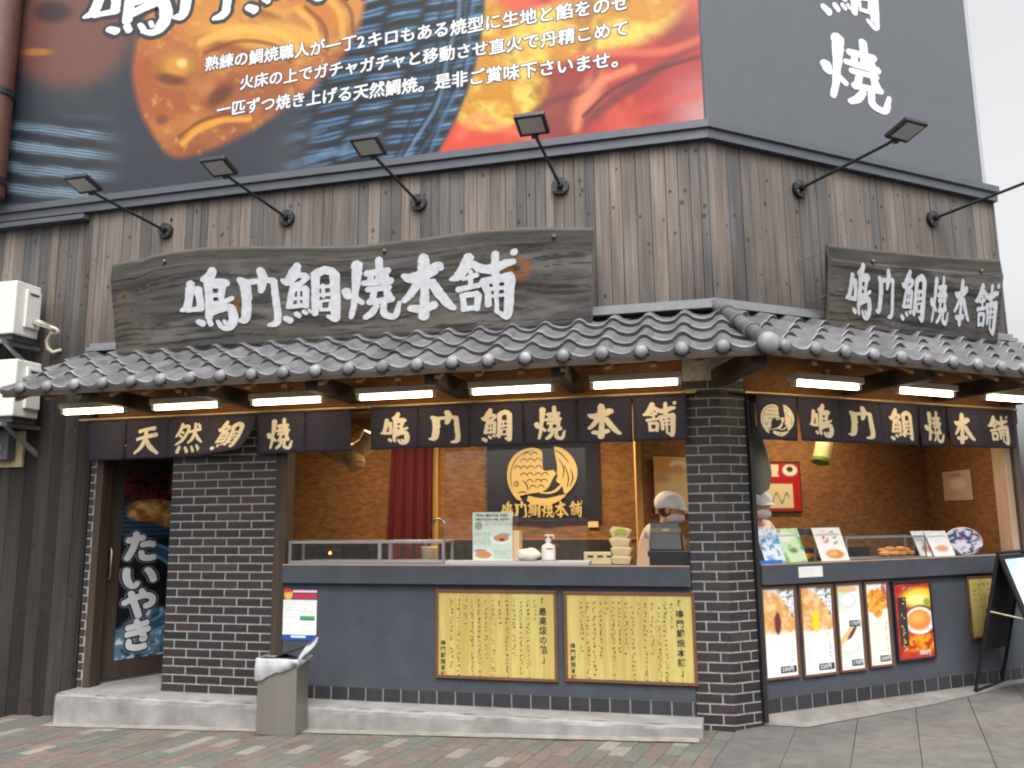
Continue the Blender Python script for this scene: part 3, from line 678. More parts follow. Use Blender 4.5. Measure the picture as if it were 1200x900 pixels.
# the open door with its frame
mb = MB(); mb.box((0, 0, .125), (.82, .04, 2.2)); mb.v = [tuple(D.P(*p)) for p in mb.v]
dr = mb.build('door', wood('door_wood', L(66, 54, 47), 2, False, contrast=.25), shop, bevel=.004)
mb = MB(); mb.tube([(.1, -.03, 1.0), (.1, -.06, 1.03), (.1, -.06, 1.25), (.1, -.03, 1.28)], .009); mb.v = [tuple(D.P(*p)) for p in mb.v]; mb.build('handle', mat('steel', L(170, 168, 164), .3, .9), dr)
# ================================================================== BILLBOARDS
pr_m = mat('printed_sheet', (1, 1, 1), .45, attr=True, spec=.35)
white_m = mat('white_print', L(222, 224, 228), .5); outline_m = mat('dark_print', (.012, .013, .016), .45)
alu = mat('aluminium', L(190, 192, 196), .4, .6)
YB = -.045; ZB = 4.56; ZBT = 6.95
bb = thing('billboard', 'huge printed billboard of grilled fish cakes in a dark basket above the wooden wall', 'billboard', A, (-3.3, YB, ZB))
UBL = -6.80
mb = MB(); mb.box((UBL, YB+.004, ZB), (-.004, .09, ZBT)); mb.build('panel', alu, bb)
def soft_poly(x, y, pts, soft):
    pts = [tuple(q[:2]) for q in chain([(*p, 1) for p in pts+pts[:1]], 4)]; ins = np.zeros(x.shape, bool); dd = np.full(x.shape, 1e9)
    for (ax, ay), (bx_, by_) in zip(pts[:-1], pts[1:]):
        c_ = ((ay > y) != (by_ > y)) & (x < (bx_-ax)*(y-ay)/((by_-ay) if by_ != ay else 1e-9)+ax); ins ^= c_
        ex, ey = bx_-ax, by_-ay; t = np.clip(((x-ax)*ex+(y-ay)*ey)/(ex*ex+ey*ey+1e-9), 0, 1); dd = np.minimum(dd, np.hypot(x-ax-t*ex, y-ay-t*ey))
    return sstep(-soft, soft, np.where(ins, dd, -dd))
def stroke(x, y, pts, wd, soft=.6):
    pts = [tuple(q[:2]) for q in chain([(*p, 1) for p in pts], 5)]; dd = np.full(x.shape, 1e9)
    for (ax, ay), (bx_, by_) in zip(pts[:-1], pts[1:]):
        ex, ey = bx_-ax, by_-ay; t = np.clip(((x-ax)*ex+(y-ay)*ey)/(ex*ex+ey*ey+1e-9), 0, 1); dd = np.minimum(dd, np.hypot(x-ax-t*ex, y-ay-t*ey))
    return 1-sstep(wd*(1-soft), wd, dd)
def bb_paint(S, T):
    u = UBL-UBL*S*1.0; z = ZB+(ZBT-ZB)*T
    # picture laid out on the sheet: x to the right, y downwards, in the units of a 1200-wide layout
    P = np.stack([u-CAM[0], np.full_like(u, YB)-CAM[1], z-CAM[2]], -1); dz = P@CFW
    x = 600+CF*(P@CR)/dz; y = 450-CF*(P@CU)/dz
    n1 = fbm(x/40, y/40); n2 = fbm(x/9, y/9, 3); n3 = fbm(x/90+5, y/90)
    c = np.zeros(S.shape+(3,)); c[:] = L(66, 72, 82)
    c = mixc(c, L(92, 94, 98), sstep(.4, .7, n3)*.5*(x < 400))
    # dark woven basket, right part
    ex_ = 566-.0016*np.clip(y, -60, 300)**2-.02*y
    bask = sstep(330, 400, x)*(1-sstep(-4, 4, x-ex_)); wx, wy = x+22*(fbm(x/70, y/70)-.5), y+9*(fbm(x/70+7, y/50)-.5)
    wc = np.zeros(c.shape); wc[:] = L(20, 29, 42)
    col_i = np.floor((wx+.35*wy)/46); rowv = ((wy+.16*wx)/17+.5*(col_i % 2)) % 1; under = np.abs(((wx+.35*wy)/46) % 1-.5)*2
    strand = sstep(.12, .4, rowv)*(1-sstep(.6, .95, rowv)); fib = .55+.45*np.sin((wy+.16*wx)*1.15+3*fbm(x/60, y/14))
    wc = mixc(wc, L(104, 152, 192), strand*(1-.85*sstep(.55, 1, under))*fib*(.6+.9*n3)); wc = mixc(wc, L(150, 186, 214), sstep(.7, 1, strand)*(1-sstep(.0, .5, under))*sstep(.45, .7, n1)*fib*.7); wc = mixc(wc, L(8, 12, 18), (1-sstep(.0, .12, np.minimum(rowv, 1-rowv)))*.8)
    c = c*(1-bask[..., None])+wc*bask[..., None]
    for k_, off_ in enumerate((10, 19, 30, 43)):
        rim = np.exp(-((x-ex_+off_+3*np.sin(y/17+k_*2))/(2.6))**2)*sstep(330, 400, x); c = mixc(c, (L(96, 140, 176), L(60, 92, 122), L(128, 168, 198), L(44, 70, 98))[k_], rim*(.45+.5*n2)*.9)
        rim = np.exp(-((x-ex_+off_+4.5+3*np.sin(y/17+k_*2))/(1.8))**2)*sstep(330, 400, x); c = mixc(c, L(8, 12, 18), rim*.8)
    # pale blue straw at the lower left
    ls = (1-sstep(90, 150, x))*sstep(130, 160, y); sw = .5+.5*np.sin((y-.12*x)/12*math.pi+2.5*n1)
    c = mixc(c, L(176, 204, 228), ls*sstep(.25, .9, sw)*(.5+.5*np.sin((y-.12*x)*1.9+6*fbm(x/50, y/8)))*(.4+.8*n1)*.95)
    c = mixc(c, L(44, 52, 66), ls*(1-sstep(.05, .4, sw))*.6)
    l2 = sstep(320, 360, x)*(1-sstep(400, 470, x))*sstep(140, 165, y); c = mixc(c, L(120, 152, 184), l2*sstep(.6, .95, .5+.5*np.sin((y+.3*x)/16*math.pi))*n2)
    # faint fish cake at the far left
    f0 = ell(x, y, 80, 40, 72, 62, .25); c = mixc(c, L(150, 100, 84), f0*.75); c = mixc(c, L(200, 140, 70), ell(x, y, 42, 61, 18, 4, .5)*.9); c = mixc(c, L(60, 58, 62), ell(x, y, 62, 14, 22, 12, .4)*.8)
    # the large golden fish cake
    body = soft_poly(x, y, [(160, 50), (155, 85), (164, 128), (183, 163), (203, 184), (235, 180), (290, 156), (340, 122), (385, 86), (415, 45), (428, 0), (428, -60), (195, -60), (172, 15)], 5)
    fc = mixc(np.broadcast_to(np.array(L(178, 106, 62)), c.shape), L(224, 156, 80), sstep(.42, .85, n1+.32*sstep(120, 10, y)))
    fc = mixc(fc, L(150, 84, 50), sstep(110, 190, y)*.55); fc = mixc(fc, L(196, 112, 66), ell(x, y, 180, 90, 40, 70, .5)*.5)
    fc = mixc(fc, L(246, 204, 110), sstep(.62, .8, n2)*.35)
    c = c*(1-body[..., None])+fc*body[..., None]
    for cx, cy, rx, ry, rot, cc, k in ((207, 80, 28, 25, 0, L(150, 82, 40), .8), (207, 80, 25, 22, 0, L(226, 166, 90), .8), (207, 82, 20, 17, 0, L(150, 82, 38), .9), (208, 77, 17, 13, 0, L(232, 168, 74), .95), (213, 74, 6, 5, 0, L(255, 226, 150), .9), (200, 93, 18, 6, .2, L(120, 66, 36), .8),
        (258, 112, 18, 9, -.7, L(110, 60, 36), .85), (240, 147, 26, 5, -.35, L(236, 160, 62), .95), (190, 140, 7, 6, 0, L(120, 72, 50), .7), (290, 42, 46, 12, .25, L(246, 190, 84), .9), (318, 22, 30, 8, .6, L(140, 78, 30), .6), (350, 40, 44, 9, .35, L(250, 196, 96), .8), (268, 58, 40, 7, .3, L(150, 86, 34), .6), (375, 15, 30, 12, .5, L(222, 140, 50), .8), (300, 80, 50, 10, .3, L(206, 128, 46), .5)):
        c = mixc(c, cc, ell(x, y, cx, cy, rx, ry, .5, rot)*k*body)
    for pts_, wd_, cc_, k_ in (
        ([(214, 168), (236, 150), (262, 141), (292, 140)], 5, L(242, 176, 78), .95), ([(210, 160), (234, 143), (262, 134), (290, 132)], 3.5, L(122, 66, 34), .7), ([(236, 50), (280, 34), (330, 40), (352, 60)], 8, L(250, 200, 100), .85), ([(240, 62), (282, 48), (324, 54), (340, 72)], 4, L(136, 74, 30), .7),
        ([(348, 10), (368, 30), (372, 62)], 6, L(248, 196, 98), .8), ([(358, 8), (380, 30), (384, 58)], 4, L(140, 78, 32), .7), ([(376, -10), (398, 14), (402, 44)], 6, L(246, 190, 92), .8), ([(386, -12), (410, 10), (414, 38)], 4, L(140, 78, 32), .7), ([(300, 4), (330, 14), (352, 8)], 6, L(240, 178, 84), .6)):
        c = mixc(c, cc_, stroke(x, y, pts_, wd_, .75)*k_*body)
    c = mixc(c, L(96, 58, 40), (1-sstep(0, 16, np.minimum(np.abs(body-.5)*32, 16)))*.35*body)
    # right part: sweet potato in red and yellow
    ed = sstep(-3, 3, x-ex_-3)
    red = mixc(np.broadcast_to(np.array(L(196, 54, 44)), c.shape), L(236, 110, 76), sstep(.4, .75, n1)); red = mixc(red, L(146, 70, 66), ell(x, y, 650, 130, 60, 42, .7, -.5)*.8)
    red = mixc(red, L(246, 150, 110), ell(x, y, 690, 112, 12, 34, .6, .5)*.9); red = mixc(red, L(120, 44, 44), ell(x, y, 745, 100, 80, 6, .7, -.6)*.8)
    red = mixc(red, L(226, 190, 188), sstep(760, 835, x)*sstep(60, 140, y)*.75); red = mixc(red, L(240, 96, 66), ell(x, y, 560, 165, 60, 30, .6)*.8); red = mixc(red, L(150, 60, 60), ell(x, y, 800, 30, 40, 26, .7)*.6)
    yl = np.maximum(ell(x, y, 585, 110, 58, 40, .15, -.35), ell(x, y, 650, 40, 130, 34, .2, -.22)); yl = np.maximum(yl, ell(x, y, 570, 60, 42, 60, .2)); yl = np.maximum(yl, ell(x, y, 730, 15, 70, 40, .25, -.3))
    yc = mixc(np.broadcast_to(np.array(L(224, 160, 40)), c.shape), L(250, 222, 110), sstep(.35, .75, fbm(x/22+3, y/16))); yc = mixc(yc, L(170, 110, 36), sstep(.6, .8, fbm(x/30+9, y/30))*.7)
    red = red*(1-yl[..., None])+yc*yl[..., None]
    for pts_, wd_, cc_, k_ in (([(612, 150), (640, 122), (690, 104), (700, 80)], 7, L(120, 46, 46), .6), ([(676, 150), (684, 122), (704, 96), (742, 80)], 9, L(250, 156, 112), .8), ([(684, 136), (720, 104), (770, 82), (828, 64)], 4, L(110, 30, 32), .9), ([(672, 66), (720, 62), (780, 60), (826, 44)], 8, L(244, 130, 90), .7), ([(540, 158), (560, 136), (590, 150), (620, 160)], 10, L(248, 140, 104), .6), ([(700, 150), (750, 130), (826, 108)], 12, L(230, 90, 76), .5)):
        red = mixc(red, cc_, stroke(x, y, pts_, wd_, .9)*k_)
    c = c*(1-ed[..., None])+red*ed[..., None]
    c = c*(.94+.12*fbm(x/3, y/3, 2)[..., None])
    return np.clip(c, 0, 1)**1.15*.72
picture('print', pr_m, bb, lambda s, t: (UBL-UBL*s-.004*s, YB, ZB+(ZBT-ZB)*t), 660, 280, bb_paint)
bbA = lambda px_, py_: A.px(px_, py_, YB)
lo = MB(); lw = MB()
def line_text(text, p0, p1, rise):
    (ua, za), (ub, zb) = bbA(*p0), bbA(*p1); n = len(text); total = sum(adv(c) for c in text); size = (ub-ua)/total; sl_ = (zb-za)/(ub-ua)
    fm = lambda off: (lambda x, y, l: (ua+x, YB-off-l, za+sl_*x+y-size*.38))
    write(lo, text, fm(.0015), size, fat=.075, fatn=8, tilt=.08); write(lw, text, fm(.0032), size, fat=.026, fatn=4, tilt=.08)
line_text('熟練の鯛焼職人が一丁2キロもある焼型に生地と餡をのせ', (240, 76), (738, 3), 0)
line_text('火床の上でガチャガチャと移動させ直火で丹精こめて', (281, 98), (738, 33), 0)
line_text('一匹ずつ焼き上げる天然鯛焼。是非ご賞味下さいませ。', (254, 130), (738, 68), 0)
for ch, xa, xb, yb in (('鳴', 88, 198, 51), ('門', 200, 270, 31), ('鯛', 284, 385, 12), ('焼', 395, 470, -2), ('本', 478, 552, -14), ('舗', 555, 640, -26)):
    ua, _ = bbA(xa, yb); ub, _ = bbA(xb, yb); za = bbA((xa+xb)/2, yb)[1]; h = .95; sl_ = .015
    for mb_, add, off in ((lo, .075, .0015), (lw, -.005, .0035)):
        brush(mb_, ch, lambda x, y, l, off=off: (ua+(ub-ua)*x, YB-off-l, za+h*y+sl_*x), wk=.88, add=add, dl=.00006)
lo.build('lettering_outline', outline_m, bb); lw.build('lettering', white_m, bb)
bb2 = thing('billboard', 'plain dark grey billboard with white vertical brush lettering round the corner', 'billboard', B, (1.6, YB, ZB))
UBR = 3.17
greyp = mat('grey_print', L(84, 88, 94), .38, var=.07, vscale=6, bump=.05, bscale=30)
mb = MB(); mb.box((.004, YB+.004, ZB), (UBR, .09, ZBT)); mb.build('panel', alu, bb2)
mb = MB(); mb.grid(lambda s, t: (.002+(UBR-.002)*s, YB, ZB+(ZBT-ZB)*t), 8, 8, smooth=False); mb.build('print', greyp, bb2)
mb = MB(); mb.box((UBR, YB-.004, ZB), (UBR+.05, .12, ZBT)); mb.build('edge_frame', alu, bb2)
mb = MB()
for ch, (x0, y0, x1, y1) in (('焼', (962, 30, 1046, 128)), ('鯛', (960, -78, 1032, 30))):
    (ua, za), (ub, zb) = B.px(x0, y1-14, YB), B.px(x1, y1, YB); (_, zc) = B.px(x0, y0, YB)
    brush(mb, ch, lambda x, y, l: (ua+(ub-ua)*x, YB-.003-l, za+(zc-za)*y), wk=.95, dl=.0001)
mb.build('lettering', white_m, bb2)

# ================================================================== CARVED WOODEN SIGNS
def slab_sign(name, label, fr, tops, bots, yb, lean, seed, knots, chars, toptrim, wk=1.0):
    """one thick plank with a live edge; tops and bots are (u, z) along its upper and lower edge"""
    root = thing(name, label, 'sign', fr, (sum(t[0] for t in tops)/len(tops), yb, min(b[1] for b in bots)))
    tu = np.array([t[0] for t in tops]); tz = np.array([t[1] for t in tops]); bu = np.array([b[0] for b in bots]); bz = np.array([b[1] for b in bots]); NU = 260; NV = 70
    def edge(s):
        a = tu[0]+(tu[-1]-tu[0])*s; b = bu[0]+(bu[-1]-bu[0])*s; return a, float(np.interp(a, tu, tz)), b, float(np.interp(b, bu, bz))
    zmin = bz.min(); zmax = tz.max()
    def pt(s, t, off=0.0):
        a, za, b, zb = edge(s); z = zb+(za-zb)*t; u = b+(a-b)*t; y = yb-lean*(z-zmin)/(zmax-zmin)
        wv = .007*math.sin(s*7+seed)+.0035*math.sin(s*19+t*3)
        if t > toptrim: y += .045*((t-toptrim)/(1-toptrim))**.8 * 1.0
        if t < .05: y += .02*(1-t/.05)
        return (u, y+wv*.4-off, z)
    def paint(S, T):
        W = tu[-1]-tu[0]; X = S*W; Y = T*(zmax-zmin); wob = .06*(fbm(X*1.3+seed, Y*2.0)-.5); yy = Y+wob
        for kx, ky, r_, _c in knots: yy = yy+.10*np.exp(-(((S-kx)*W/.22)**2+((T-ky)/.5)**2))*np.sign(T-ky)*.5
        g1 = fbm(X*2.2+3*seed, yy*60, 5); g2 = fbm(X*.8+seed, yy*16, 4); g3 = fbm(X*1.6, yy*5+seed, 4)
        c = np.zeros(S.shape+(3,)); c[:] = L(106, 102, 98)
        c = mixc(c, L(64, 61, 60), sstep(.44, .62, g2)*.85); c = mixc(c, L(150, 144, 137), sstep(.50, .66, g3)*.75); c = mixc(c, L(118, 104, 90), sstep(.52, .68, fbm(X*.9+11, yy*4+2))*.55); c = mixc(c, L(46, 44, 44), sstep(.54, .66, g1)*.75); c = mixc(c, L(128, 124, 120), sstep(.60, .40, g1)*.18)
        c = mixc(c, L(58, 55, 50), sstep(toptrim-.02, toptrim+.03, T)*.75); c = mixc(c, L(140, 134, 124), sstep(.965, .985, T)*.8); c = mixc(c, L(84, 88, 70), sstep(.5, .75, fbm(X*3, Y*3+4))*sstep(.2, .0, T)*.5)
        cr = np.abs(((yy*4.2+.15*fbm(X*.6, yy*2)) % 1)-.5); c = mixc(c, L(30, 29, 30), (1-sstep(.008, .03, cr))*sstep(.45, .6, fbm(X*1.1+7, yy*3))*.8)
        for kx, ky, r_, kc in knots:
            dx = (S-kx)*W; dy = (T-ky)*(zmax-zmin); d = np.sqrt((dx/1.35)**2+dy**2)/r_*(.8+.5*fbm(X*9, Y*9))
            ring = .5+.5*np.sin(d*14); c = mixc(c, kc, (1-sstep(.6, 1.15, d))*(.45+.5*ring)); c = mixc(c, L(66, 40, 24), (1-sstep(.12, .26, d))*.8)
        return c*.66
    picture('board', mat('sign_wood', (1, 1, 1), .78, var=.2, vscale=3, bump=.35, bscale=40, attr=True, stretch=(1.5, 6, 14), spec=.3), root, lambda s, t: pt(s, t), NU, NV, paint)
    # the rest of the plank: back, ends and edges
    mb = MB(); N = 60
    fr_t = [pt(i/N, 1) for i in range(N+1)]; fr_b = [pt(i/N, 0) for i in range(N+1)]; th = .03
    bt = [(p[0], p[1]+th, p[2]-.003) for p in fr_t]; bb_ = [(p[0], p[1]+th, p[2]) for p in fr_b]
    vs = fr_t+bt+bb_+fr_b; n = N+1
    mb.add(vs, [(k*n+i, k*n+i+1, (k+1)*n+i+1, (k+1)*n+i) for k in range(3) for i in range(N)])
    for s in (0, 1):
        col_ = [pt(s, t/12) for t in range(13)]; bk = [(p[0], max(p[1], pt(s, 0)[1])+th if False else p[1]+th, p[2]) for p in col_]
        mb.add(col_+bk, [(i, i+1, 13+i+1, 13+i) if s == 0 else (13+i, 13+i+1, i+1, i) for i in range(12)])
    mb.build('board_back', mat('sign_edge', L(112, 106, 98), .8, var=.3, vscale=10), root)
    mb = MB()
    for ch, (s0, s1, t0, t1) in chars:
        def fm(x, y, l):
            p = pt(s0+(s1-s0)*x, min(t0+(t1-t0)*y, .999)); return (p[0], p[1]-.006-l, p[2])
        brush(mb, ch, fm, wk=wk, dl=.0002)
    mb.build('lettering', mat('white_paint', L(212, 214, 218), .7, var=.16, vscale=22), root)
    return root, pt
def s_of(fr, yb, lean, tops, bots, box):
    pass
yb1, ln1 = -.16, .20
mid_y = lambda t: yb1-ln1*t
tops = [A.px(x, y, yb1-ln1+.04) for x, y in ((130, 309), (146, 305), (165, 303), (180, 298), (205, 294), (233, 290), (290, 288), (340, 288), (400, 287), (440, 284), (467, 280), (500, 277), (533, 272), (570, 268), (607, 265), (650, 265), (695, 265))]
bots = [A.px(x, y, yb1) for x, y in ((137, 420), (240, 412), (350, 404), (460, 399), (580, 391), (693, 385))]
def st_box(px0, py0, px1, py1, fr, tops, bots, yb, lean):
    """corner fractions of a picture box on a leaning board"""
    ym = yb-lean*.5; u0, z0 = fr.px(px0, py1, ym+lean*.2); u1, z1 = fr.px(px1, py0, ym-lean*.2)
    W0 = tops[0][0]; W1 = tops[-1][0]; uc = (u0+u1)/2
    zt = np.interp(uc, [t[0] for t in tops], [t[1] for t in tops]); zb = np.interp(uc, [b[0] for b in bots], [b[1] for b in bots])
    return ((u0-W0)/(W1-W0), (u1-W0)/(W1-W0), (z0-zb)/(zt-zb), (z1-zb)/(zt-zb))
ch1 = []
for ch, bxp in (('鳴', (209.2, 311.3, 276.1, 391.9)), ('門', (278.8, 311.3, 328.3, 386.4)), ('鯛', (332, 304.8, 399.8, 380.9)), ('焼', (402.8, 298.4, 471.5, 377.2)), ('本', (474.3, 292.9, 536.6, 374.5)), ('舗', (530.2, 288.3, 609.9, 376.4))):
    ch1.append((ch, st_box(*bxp, A, tops, bots, yb1, ln1)))
orange = L(176, 112, 60)
sgn, sgn_pt = slab_sign('wooden_sign', 'long weathered plank sign with live upper edge, orange knot and white carved characters', A, tops, bots, yb1, ln1, 3, ((.862, .60, .12, orange), (.30, .42, .10, L(150, 110, 66)), (.03, .62, .07, L(128, 112, 88))), ch1, .84)
mb = MB()
for s in (.13, .605, .93): p = sgn_pt(s, .90); mb.ball((p[0], p[1]-.012, p[2]), .017, 8, 6)
mb.build('bolt', mat('bolt_steel', L(120, 112, 96), .5, .6), sgn)
yb2, ln2 = -.17, .24
tops2 = [B.px(x, y, yb2-ln2+.04) for x, y in ((975, 284), (1000, 288), (1040, 292), (1085, 297), (1130, 301), (1173, 304))]
bots2 = [B.px(x, y, yb2) for x, y in ((971, 387), (1070, 396), (1168, 405))]
ch2 = []
for ch, bxp in (('鳴', (982, 310, 1019.5, 371)), ('門', (1018.5, 316, 1046.5, 371)), ('鯛', (1047, 319, 1082.5, 374)), ('焼', (1081, 324, 1111, 377.5)), ('本', (1110, 327.5, 1136, 379)), ('舗', (1134, 332, 1168.5, 388))):
    ch2.append((ch, st_box(*bxp, B, tops2, bots2, yb2, ln2)))
sgn2, sgn2_pt = slab_sign('wooden_sign', 'shorter grey plank sign with white characters round the corner near the building edge', B, tops2, bots2, yb2, ln2, 8, ((.27, .38, .05, L(120, 66, 48)), (.86, .12, .06, L(104, 84, 70))), ch2, .80)
mb = MB()
for s in (.22, .86): p = sgn2_pt(s, .84); mb.ball((p[0], p[1]-.012, p[2]), .016, 8, 6)
mb.build('bolt', MATS['bolt_steel'], sgn2)
wire = mat('wire', L(150, 140, 130), .5, .5)
for t_ in (.93, .42):
    mb = MB(); p = sgn2_pt(0, t_); mb.tube([(p[0]+.01, p[1]+.02, p[2]), (p[0]+.0, -.005, p[2]+.0)], .004, 6); mb.build('tie_wire', wire, sgn2)
 

# ================================================================== SPOTLIGHTS ON ARMS
black = mat('black_paint', L(36, 37, 40), .45, .1, var=.1); lens = mat('lamp_glass', L(205, 203, 196), .25, spec=.6); finm = mat('grey_casting', L(110, 110, 110), .5, .3)
def spot(label, fr, pp, ln, group):
    u, z = fr.px(*pp, 0.0); root = thing('spotlight', label, 'spotlight', fr, (u, 0, z), group)
    mb = MB(); mb.tube([(u, 0.0, z), (u, -.03, z)], .072, 20, smooth=False); mb.tube([(u, -.03, z), (u, -.075, z)], .028, 14); mb.build('wall_plate', black, root, bevel=.004)
    mb = MB()
    for k in range(4): a = k*math.pi/2+.7; mb.ball((u+.05*math.cos(a), -.032, z+.05*math.sin(a)), (.009, .005, .009), 8, 5)
    mb.build('screw', finm, root)
    mb = MB(); mb.tube([(u, -.05, z), (u, -ln+.1, z+.012), (u, -ln+.06, z+.02), (u, -ln+.03, z+.02)], .0125, 10); mb.build('arm', black, root)
    R = Matrix.Rotation(math.radians(-15), 3, 'X'); c = Vector((u, -ln-.06, z+.045))
    mb = MB(); mb.obox(c, (.215, .20, .035), R)
    q = R @ Vector((0, 0, .026)); mb.obox(c+q, (.15, .14, .018), R); q = R @ Vector((0, .105, -.01)); mb.obox(c+q, (.05, .03, .04), R); h = mb.build('lamp_head', black, root, bevel=.006)
    mb = MB(); q = R @ Vector((0, -.006, -.0195)); mb.obox(c+q, (.165, .145, .004), R); mb.build('lens', lens, h)
    return root
GS = 'spotlights on long arms along the wooden wall'
LNA = .97
spot('black spotlight arm at the far left end, below the blue straw of the billboard', A, (195, 271), LNA, GS)
spot('black spotlight arm second from left, below the large golden fish cake', A, (337, 256), LNA, GS)
spot('black spotlight arm above the left half of the long plank sign, below the dark basket', A, (491, 238), LNA, GS)
spot('black spotlight arm above the right end of the long plank sign, below the red print', A, (657, 219), LNA, GS)
spot('black spotlight arm in front of the plain dark grey billboard', B, (936, 222), .99, GS)
spot('black spotlight arm above the shorter plank sign, head reaching out of the picture', B, (1092, 257), .99, GS)

# ================================================================== TUBE LIGHTS UNDER THE EAVE
tube_m = emit('lit_tube', (1.0, .78, .46), 12.0); house = mat('white_enamel', L(214, 206, 192), .4)
def tube_light():
    root = thing('tube_light', '', 'tube light', A, (0, 0, 0), 'tube lights under the tiled awning')
    mb = MB(); mb.box((-.325, -.05, .012), (.325, .05, .062)); mb.box((-.325, -.022, -.03), (-.295, .022, .012)); mb.box((.295, -.022, -.03), (.325, .022, .012)); mb.box((-.02, -.02, .062), (.02, .02, .105)); mb.build('housing', house, root, bevel=.004)
    mb = MB(); mb.tube([(-.29, 0, -.012), (.29, 0, -.012)], .0165, 12); mb.build('tube', tube_m, root)
    return root
tl = tube_light(); first = True
YL = -.42
for fr, xa, xb, yy, lb in ((A, 72, 150, 486, 'lit tube light at the far left, over the blank end of the left curtain'), (A, 177, 261, 480, 'lit tube light over the second character of the left curtain'), (A, 294, 381, 473, 'lit tube light over the right end of the left curtain'),
    (A, 417, 513, 467, 'lit tube light over the first character of the middle curtain'), (A, 549, 651, 460, 'lit tube light over the middle of the middle curtain'), (A, 690, 801, 453, 'lit tube light over the last characters, left of the pillar'),
    (B, 927, 1009, 453, 'lit tube light right of the pillar, over the round emblem curtain'), (B, 1047, 1120, 463, 'lit tube light over the middle of the right hand curtain'), (B, 1151, 1212, 468, 'lit tube light at the far right, cut by the picture edge')):
    yl = YL if fr is A else -.42
    (a, z0), (b, z1) = fr.px(xa, yy, yl), fr.px(xb, yy, yl)
    o = tl if first else copy_tree(tl); first = False
    place(o, fr, ((a+b)/2, yl, 2.447), lb, random.uniform(-.01, .01))

# ================================================================== SHOP CURTAINS
cloth = mat('navy_cloth', L(60, 57, 70), .9, var=.1, vscale=40, bump=.15, bscale=300, spec=.2)
cream_m = mat('cream_dye', L(240, 228, 202), .85, spec=.2)
def panel_fn(u0, u1, zt, zb, y, ph, swing=0.0, skew=0.0, lift=0.0):
    def f(s, t, off=0.0):          # s across, t from the top downwards
        amp = .020*t; yy = y+amp*math.sin(s*5.2+ph)+.006*t*math.sin(s*11+ph*2)
        u = u0+(u1-u0)*s; z = zt+(zb-zt)*t
        yy -= swing*t*t; z += lift*t*t*(s if lift > 0 else 1); u += skew*t*t
        return (u, yy-off, z)
    return f
def curtain(label, fr, xs_, zt, zb, chars, y, seed, special={}):
    us = [fr.px(x, yy, y)[0] for x, yy in xs_]
    root = thing('shop_curtain', label, 'curtain', fr, ((us[0]+us[-1])/2, y, zb if not callable(zb) else zb(0)), 'dark blue shop curtains')
    mb = MB(); mb.tube([(us[0]-.10, y, zt+.012), (us[-1]+.06, y, zt+.012)], .011, 10); mb.build('rod', mat('brass_rod', L(206, 172, 112), .35, .5), root)
    for i, ch in enumerate(chars):
        sp = special.get(i, {}); zbb = zb if not callable(zb) else zb(i)
        f = panel_fn(us[i]+.004, us[i+1]-.004, zt, zbb, y, seed+i*1.7, **sp)
        mb = MB(); mb.grid(lambda s, t: f(s, 1-t), 12, 14); o = mb.build('cloth_panel', cloth, root, solid=.002)
        mb = MB(); mb.tube([f(k/8, 0) for k in range(9)], .014, 8); mb.build('sleeve', cloth, o)
        if ch is None: continue
        mb = MB(); wpx = us[i+1]-us[i]; H = .265; hh = H/(zt-zbb); ww = min(.84, .262/wpx); t0 = .30 if fr is B or i < 0 else .33; t0 = 1-hh-.09
        if ch == 'logo': ln_ = MB(); emblem(mb, lambda x, y_, l: f(.5+(x-.5)*.84, t0-.0+(1-y_)*(hh*1.02), .004+l), ln_); mb.build('emblem', cream_m, o); ln_.build('emblem_lines', cloth, o); continue
        brush(mb, ch, lambda x, y_, l: f(.5+(x-.5)*ww+.0, t0+(1-y_)*hh, .004+l), wk=1.04, add=-.002, dl=.00015); mb.build('lettering', cream_m, o)
    return root
def arc_band(mb, fm, cx, cy, r0, r1, a0, a1, n=28, lift=0.0, taper=True):
    vs = []
    for i in range(n+1):
        t = i/n; a = math.radians(a0+(a1-a0)*t); k = (math.sin(math.pi*min(1, max(0, t)))**.35 if taper else 1); rm = (r0+r1)/2; hw = (r1-r0)/2*max(k, .08)
        vs += [fm(cx+(rm-hw)*math.cos(a), cy+(rm-hw)*math.sin(a), lift), fm(cx+(rm+hw)*math.cos(a), cy+(rm+hw)*math.sin(a), lift)]
    mb.add(vs, [(2*i, 2*i+1, 2*i+3, 2*i+2) for i in range(n)])
